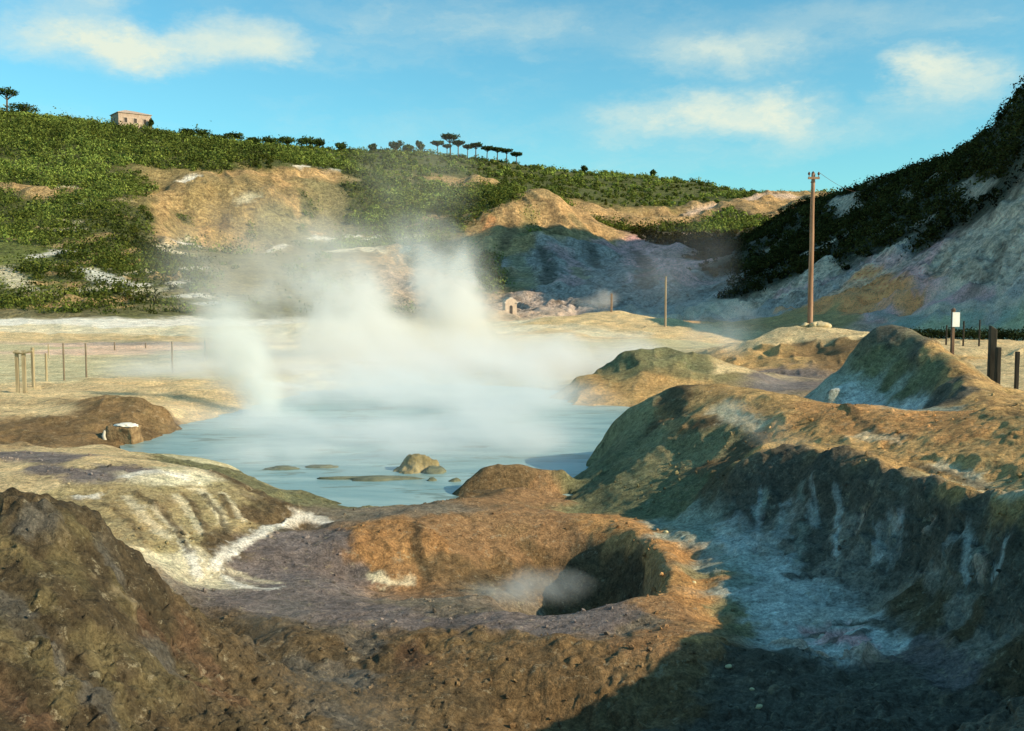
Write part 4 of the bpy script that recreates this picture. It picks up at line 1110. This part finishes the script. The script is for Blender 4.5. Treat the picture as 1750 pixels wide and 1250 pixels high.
post('thin_pole', 1137, 473, 556, 3.6, 106, simple_mat('pale_pole', (.34, .25, .16), (.46, .36, .24), 5, .85, (1, 1, .1)), 'thin bare grey pole standing on the far sandy rise', 'pole', None, False)
post('short_post', 1045, 502, 532, 3.4, 115.5, simple_mat('reddish_post', (.26, .17, .11), (.38, .26, .18), 5), 'short reddish post with steam beside it on top of the far sandy mound', 'post', None, True)

# posts at the left
G1 = 'wooden posts on the flat crater floor at the left'
g = thing('post_frame', (0, 0, 0), 'two thick posts joined by a top rail, at the left edge of the floor', 'post frame')
pA = at(31, 683, 41.5); pB = at(43, 683, 41.5)
g.location = (pA.x, 41.5, base_z(pA.x, 41.5))
hh = at(31, 599, 41.5).z - g.location.z
for dx, w in ((0, .12), (pB.x - pA.x, .13)):
    bm = bmesh.new()
    box(bm, dx, 0, -.3, w, w, hh + .3, .1, .008)
    link('post', bm, GREYWOOD, g)
bm = bmesh.new(); tube(bm, [(-.08, -.11, hh - .07), (.3, -.11, hh - .11), (.72, -.1, hh - .02)], [.05, .055, .045], 8, .08); link('rail', bm, GREYWOOD, g)
LEFT = [(58, 594, 672, 4.5, 44, 'sunlit post just right of the post frame'), (80, 604, 655, 4, 47.5, 'pale yellow short post between two taller ones at the left'),
        (83, 588, 606, 2, 63, 'thin far post behind the pale yellow short post'),
        (110, 587, 655, 3, 48, 'slim dark post, third along from the post frame'), (148, 587, 649, 3, 50, 'slim dark post standing apart on the floor, fourth along from the post frame'),
        (196, 585, 600, 2.2, 72, 'short distant post seen against the pink ground strip'), (249, 586, 598, 2.2, 75, 'shortest distant post seen against the pink ground strip'),
        (295, 584, 637, 2.8, 52.5, 'slim post alone at the edge of the white steam'), (351, 582, 616, 2.8, 60, 'faint post just inside the edge of the steam')]
for px, top, bot, w, Y, lab in LEFT:
    post('wooden_post', px, top, bot, w, Y, GREYWOOD if px < 90 else simple_mat('brown_post', (.16, .12, .08), (.26, .2, .13), 6), lab, 'post', G1, w > 4)

# posts and sign at the right
G2 = 'dark posts on the sandy flat at the right'
post('wooden_post', 1693, 556, 655, 11, 29.0, DARKWOOD, 'tallest dark broad post behind the pyramid mound at the right', 'post', G2, True, .02, True)
post('wooden_post', 1704, 594, 662, 8, 28.6, DARKWOOD, 'dark post leaning against the tallest broad one', 'post', G2, True, .0)
post('wooden_post', 1736, 601, 684, 6, 27.0, DARKWOOD, 'dark single post nearest the right edge of the picture', 'post', G2, True)
post('wooden_post', 1617, 556, 588, 3, 60, DARKWOOD, 'thin far post left of the white sign, against the hedge', 'post', G2, False)
post('wooden_post', 1646, 549, 590, 3, 58, DARKWOOD, 'thin far post just right of the white sign, against the hedge', 'post', G2, False)
post('wooden_post', 1673, 547, 594, 3, 55, DARKWOOD, 'thin far post midway between the sign and the broad posts', 'post', G2, False)


def build_sign():
    Y = 41.0
    b = at(1627, 605, Y); b.z = base_z(b.x, Y)
    t = thing('sign_post', b, 'white blank rectangular notice board on a dark wooden post', 'sign', None, R(12))
    top = at(1627, 529, Y).z - b.z
    bm = bmesh.new(); box(bm, 0, 0, -.3, .115, .115, top + .26, 0, .005)
    link('post', bm, simple_mat('sign_post_wood', (.10, .06, .04), (.2, .12, .075), 7, .9, (1, 1, .2)), t)
    z0, z1 = at(1627, 559, Y).z - b.z, at(1627, 534, Y).z - b.z
    bm = bmesh.new(); box(bm, .07, -.085, z0, .34, .04, z1 - z0)
    bmesh.ops.bevel(bm, geom=bm.edges[:], offset=.006, segments=2, affect='EDGES')
    bd = link('board', bm, simple_mat('white_paint', (.74, .72, .66), (.82, .80, .74), 4, .6, bump=.1), t)
    for z in (z0 + .08, z1 - .1):
        bm = bmesh.new(); box(bm, .07, -.052, z, .3, .025, .05)
        link('batten', bm, IRON, bd)
    bm = bmesh.new(); tube(bm, [(0, 0, top - .05), (0, 0, top), (0, 0, top + .05)], [.09, .09, .03], 10); link('cap', bm, IRON, t)


build_sign()

# hedge across the right flat
hc, hr = [], []
for px in np.arange(1535, 1990, 4.0):
    Y = 66.0 + random.uniform(-.6, .6)
    x = (px - 875) / F * Y
    top = at(px, 560 + random.uniform(-2, 6), Y).z
    g0 = base_z(x, Y)
    r = max((top - g0) / 2, .3)
    hc.append((x, Y, g0 + r)); hr.append((random.uniform(.35, .6), .6, r))
hc, hr = np.array(hc), np.array(hr)
root = thing('hedge', (hc[0][0], 71, hc[0][2] - .4), 'dark clipped hedge of low bushes running across the right flat behind the sign', 'hedge')
leaf_cloud('foliage', hc - np.array(root.location), hr, 90, np.full(len(hc), .075), np.tile(np.array((.028, .04, .016)), (len(hc), 1)) * RNG.uniform(.7, 1.4, (len(hc), 1)), root, shell=.3)

# ------------------------------------------------------------------ stones and mud lumps
MUDROCK = simple_mat('crusted_mud', (.20, .16, .07), (.40, .31, .15), 3.0, .95, (1, 1, 1), .8, .06, 7)
WETMUD = simple_mat('wet_mud', (.10, .115, .075), (.20, .20, .12), 4.0, .7, (1, 1, 1), .6, .04, 6)
p = at(710, 806, 25.0)
rock('mud_islet', (p.x, 25.0, -.12), (.56, .5, .42), MUDROCK, 'yellow-brown domed mud islet standing in the grey pool', 'mud islet', None, 3, 5, .3)
p = at(741, 809, 24.8); rock('mud_islet', (p.x, 24.75, -.06), (.34, .3, .2), WETMUD, 'low dark lump at the right foot of the domed mud islet', 'mud islet', None, 5, 4)
p = at(738, 825, 23.6); rock('mud_islet', (p.x, 23.6, -.03), (.13, .12, .1), WETMUD, 'tiny dark lump in the water just below the domed islet', 'mud islet', None, 6)
p = at(776, 826, 23.5); rock('mud_islet', (p.x, 23.5, -.04), (.16, .12, .1), WETMUD, 'tiny dark lump in the water beside the small shore mound', 'mud islet', None, 8)
for px, py, Y, a, lab in ((640, 822, 23.8, 1.3, 'long flat olive mud bar in the pool, left of the domed islet'), (555, 803, 25.4, .42, 'small flat mud bar, right one of two near the left shore'), (480, 805, 25.2, .5, 'small flat mud bar, left one of two near the left shore')):
    p = at(px, py, Y)
    rock('mud_bar', (p.x, Y, -.03), (a, .26, .085), WETMUD, lab, 'mud bar', 'flat mud bars in the pool', int(px), 4, .35)


def build_block():
    Y = 29.6
    p = at(212, 742, Y); z = base_z(p.x, Y)
    t = thing('stone_block', (p.x, Y, z), 'square brown block with white crusted top and left edge on the pool shore', 'stone block', None, R(-8))
    bm = bmesh.new()
    box(bm, 0, 0, -.35, .86, .6, .82)
    bmesh.ops.subdivide_edges(bm, edges=bm.edges[:], cuts=7, use_grid_fill=True)
    for v in bm.verts:
        c = v.co * 4
        k = .05 * float(vnoise(np.array([c.x]), np.array([c.y]), np.array([c.z]), 4)[0]) + random.uniform(-.012, .012)
        v.co += Vector((k, k * .7, k))
    link('body', bm, simple_mat('brown_tuff', (.16, .10, .05), (.36, .24, .12), 5, .95, bump=.8, bdist=.05), t, smooth=True)
    bm = bmesh.new()
    bmesh.ops.create_icosphere(bm, subdivisions=4, radius=1)
    for v in bm.verts:
        c = v.co * 3
        k = 1 + .2 * float(vnoise(np.array([c.x]), np.array([c.y]), np.array([c.z]), 9)[0])
        v.co = Vector((.08 + v.co.x * .36 * k, v.co.y * .28 * k, .485 + v.co.z * .07 * k))
    link('white_crust', bm, simple_mat('mineral_crust', (.70, .66, .56), (.84, .80, .70), 6, .9), t, smooth=True)
    bm = bmesh.new()
    tube(bm, [(-.44, -.25, .36), (-.47, -.27, .2), (-.44, -.28, .02), (-.46, -.27, -.12)], [.05, .075, .06, .04], 8, .15)
    link('edge_crust', bm, simple_mat('edge_crust_mineral', (.66, .58, .44), (.82, .76, .62), 6, .9), t, smooth=True)


build_block()

PEB = simple_mat('yellow_pebble', (.55, .48, .25), (.7, .62, .36), 8, .9)
GREYPEB = simple_mat('grey_pebble', (.3, .28, .24), (.42, .4, .35), 8, .9)
for i, (px, py, s, lab) in enumerate(((1245, 1145, .045, 'yellow stone highest of three in the dark foreground shade'), (1286, 1180, .035, 'smallest yellow stone, middle of three in the dark foreground shade'),
                                      (1300, 1206, .06, 'widest yellow stone, lowest of three in the dark foreground shade'), (1138, 912, .05, 'yellow pebble on the orange rim at the top of the blue channel'),
                                      (1186, 994, .045, 'tan pebble on the orange rim beside the middle of the channel'))):
    p = hit(px, py)
    s *= .62
    rock('pebble', (p.x, p.y, base_z(p.x, p.y) + s * .4), (s * 1.4, s, s * .8), PEB, lab, 'stone', 'yellow stones near the channel', 60 + i, 2)


def scatter_clods():
    cen, rad, cc = [], [], []
    bm = bmesh.new()
    bmesh.ops.create_icosphere(bm, subdivisions=1, radius=1)
    bv = np.array([v.co[:] for v in bm.verts]); bf = np.array([[v.index for v in f.verts] for f in bm.faces]); bm.free()
    n = 6500
    u = RNG.uniform(-.54, .55, n); v = RNG.uniform(math.log(6.2), math.log(21), n)
    j = np.clip(np.searchsorted(TER['V'], v), 0, len(TER['V']) - 1); i = np.clip(np.searchsorted(TER['U'], u), 0, len(TER['U']) - 1)
    Y = np.exp(v); z = TER['Z'][j, i]; rgb = TER['rgb'][j, i]
    clump = vnoise(u * Y * 1.1, Y * 1.1, None, 71)
    lum = rgb.mean(1)
    ok = (z > .12) & (clump > RNG.uniform(-.5, .6, n)) & (lum < .32) & ~((Y > 15) & (Y < 27) & (z < .3))
    u, Y, z, rgb = u[ok], Y[ok], z[ok], rgb[ok]
    N = len(u)
    s = (.007 + .022 * RNG.random(N) ** 4) * (.6 + Y / 20)
    R3 = RNG.normal(size=(N, 3, 3)); Q = np.linalg.qr(R3)[0]
    jit = 1 + .25 * RNG.normal(size=(N, len(bv), 1))
    vv = (bv[None] * np.array((1.25, 1, .8))) * jit
    vv = np.einsum('nij,nvj->nvi', Q, vv) * s[:, None, None] + np.stack([u * Y, Y, z + s * .25], 1)[:, None, :]
    ff = (bf[None] + (np.arange(N) * len(bv))[:, None, None]).reshape(-1, 3)
    me = bpy.data.meshes.new('clods')
    me.from_pydata(vv.reshape(-1, 3).tolist(), [], ff.tolist())
    col = rgb * RNG.uniform(.7, 1.7, (N, 1)) + RNG.uniform(0, .02, (N, 1))
    srgb_attr(me, np.repeat(col, len(bv), 0))
    me.materials.append(bpy.data.materials['ground_soil'])
    o = bpy.data.objects.new('clods', me); COL.objects.link(o)
    tag(o, 'loose clods and crumbs of dry mud strewn over the near ground', 'clods', None, 'stuff')


scatter_clods()

# ------------------------------------------------------------------ steam
def steam(name, blobs, dens, nscale, lo, hi, warp, label, color=(1, 1, 1), rate=1.0, aniso=0.0, stretch=(1, 1, 1), shear=.55):
    cs = np.array([tuple(b[0]) for b in blobs]); rs = np.array([b[1] for b in blobs])
    mn = (cs - rs).min(0) - warp * .4; mx = (cs + rs).max(0) + warp * .4
    mid = (mn + mx) / 2; size = mx - mn
    bm = bmesh.new()
    box(bm, 0, 0, -size[2] / 2, size[0], size[1], size[2])
    m = bpy.data.materials.new(name + '_vapour'); m.use_nodes = True
    t = NT(m.node_tree)
    pos = t.n('ShaderNodeNewGeometry').outputs['Position']
    def lean(v):
        cx = t.n('ShaderNodeCombineXYZ')
        for k, ax in enumerate(((stretch[0], 0, stretch[0] * shear), (0, stretch[1], 0), (0, 0, stretch[2]))):
            t.put(cx.inputs[k], t.vmath('DOT_PRODUCT', v, ax))
        return cx.outputs[0]
    sp = lean(pos)
    wn = t.vmath('SUBTRACT', t.noise(sp, nscale * .6, 2, .5, color=True), (.5, .5, .5))
    q = t.vmath('ADD', pos, t.vmath('SCALE', wn, scale=warp * 2))
    tot = None
    for c, r, st in blobs:
        l = t.vmath('LENGTH', t.vmath('DIVIDE', t.vmath('SUBTRACT', q, tuple(c)), tuple(r)))
        f = t.ramp(l, .1, 1.0, st, 0.0)
        tot = f if tot is None else t.math('ADD', tot, f)
    n = t.ramp(t.noise(lean(q), nscale, 3, .62), lo, hi)
    d = t.math('MULTIPLY', t.math('MULTIPLY', tot, n), dens)
    pv = t.n('ShaderNodeVolumePrincipled')
    t.put(pv.inputs['Color'], color)
    pv.inputs['Anisotropy'].default_value = aniso
    t.put(pv.inputs['Density'], d)
    pv.inputs['Density Attribute'].default_value = ''
    o_ = t.n('ShaderNodeOutputMaterial'); t.put(o_.inputs['Volume'], pv.outputs[0])
    m.cycles.volume_step_rate = rate
    o = link(name, bm, m, None, Vector(mid))
    tag(o, label, 'steam', None, 'stuff')
    return o


def B(px, py, Y, rx, rz, st, ry=None):
    """vapour puff: radii rx, rz given in photograph pixels at its distance"""
    k = Y * PXM
    return (at(px, py, Y), (rx * k, (ry or rx * k * .7), rz * k), st)


steam('steam_plume', [B(600, 590, 62, 210, 85, 1.3, 6), B(600, 530, 64, 110, 100, .9, 4), B(690, 555, 66, 230, 95, .6, 6), B(795, 525, 68, 110, 105, 1.7, 4), B(740, 460, 68, 140, 70, .5, 4),
                      B(510, 500, 62, 140, 110, .6, 4), B(430, 540, 60, 130, 120, .55, 4), B(660, 440, 67, 110, 70, .3, 3), B(820, 605, 60, 260, 55, .8, 5), B(460, 600, 58, 220, 65, .4, 5), B(560, 420, 66, 120, 90, .14, 4)],
      .75, .26, .30, .74, 3.6, 'big white steam cloud billowing up behind the grey pool', (1, 1, .99), .8, 0, (1, 1, .9), .25)
steam('steam_veil', [B(520, 420, 80, 300, 130, 1.0, 5), B(700, 310, 85, 170, 110, .5, 5), B(420, 470, 78, 180, 120, 1.0, 4), B(620, 450, 78, 280, 110, 1.0, 4)],
      .125, .14, .28, .74, 3.6, 'thin grey veil of steam drifting up in front of the green hill', (1, .98, .95), .9, 0, (1, 1, .8), .3)
steam('pool_mist', [B(760, 650, 50, 460, 60, 1.0, 7), B(640, 690, 42, 400, 65, .9, 6), B(840, 705, 38, 270, 75, .8, 5), B(530, 730, 34, 330, 66, .8, 4), B(960, 630, 52, 330, 60, .7, 6), B(400, 640, 52, 300, 75, .7, 6), B(680, 750, 30, 360, 65, 1.0, 3), B(560, 785, 27, 300, 50, .9, 2.5), B(880, 770, 28, 180, 55, .9, 2.5), B(700, 825, 24, 240, 36, .15, 2), B(700, 600, 54, 300, 55, .3, 5)],
      1.0, .35, .25, .72, 1.5, 'low mist of steam spread over the surface of the grey pool', (1, 1, 1), .6)
steam('steam_wisp', [B(455, 715, 36, 55, 55, 1.0, 1.0), B(440, 670, 37, 52, 65, 1.0, 1.0), B(412, 620, 38, 58, 70, .9, 1.1), B(390, 565, 39, 70, 70, .6, 1.2), B(480, 745, 34, 110, 40, .5, 1.4)],
      3.2, .7, .27, .68, .6, 'slanting pale jet of steam rising from the left part of the pool', (1, 1, .97), .5)
steam('steam_wisp', [B(1355, 765, 17.5, 50, 26, 1.0, .4), B(1310, 735, 17.6, 60, 32, .8, .4), B(1255, 705, 18, 70, 26, .9, .4)],
      .75, 1.6, .3, .7, .25, 'short pale wisp of steam blowing off the sandy hump at the right', (1, 1, .93), .5)
steam('steam_wisp', [B(1230, 575, 47, 90, 45, 1.0, 1.6), B(1330, 655, 38, 80, 34, .8, 1.2), B(1260, 545, 50, 60, 40, .5, 1.4)],
      .30, .6, .25, .7, .8, 'bluish fume rising in the hollow between the flat mound and the pole mound', (.95, .97, 1), .5)
steam('steam_veil', [B(1150, 470, 128, 130, 90, 1.0, 4), B(1200, 420, 130, 80, 70, .5, 4), B(1060, 480, 135, 100, 60, .5, 4)],
      .05, .1, .28, .72, 3.0, 'thin bluish fume hanging in the shade at the foot of the dark hill', (.95, .97, 1), .8)
steam('steam_wisp', [B(1030, 510, 117, 34, 20, 1.0, 1.4), B(1010, 520, 117, 40, 16, .7, 1.4)],
      .5, .5, .25, .65, .8, 'small pinkish puff of steam beside the short post on the far sandy mound', (1, .96, .93), .6)
steam('steam_wisp', [B(930, 1000, 13.8, 100, 36, 1.0, .5), B(870, 1008, 13.9, 90, 32, 1.0, .4)],
      1.3, 1.5, .26, .7, .3, 'faint bluish fume lying in the foreground pit', (.95, 1, 1), .5)
steam('steam_wisp', [B(560, 1180, 9.4, 150, 90, 1.0, .6), B(470, 1060, 10.6, 120, 60, .5, .6), B(640, 1220, 9.0, 100, 70, .7, .5)],
      .28, 1.1, .25, .75, .4, 'faint greenish fume drifting over the foreground slope', (.95, 1, .95), .6)
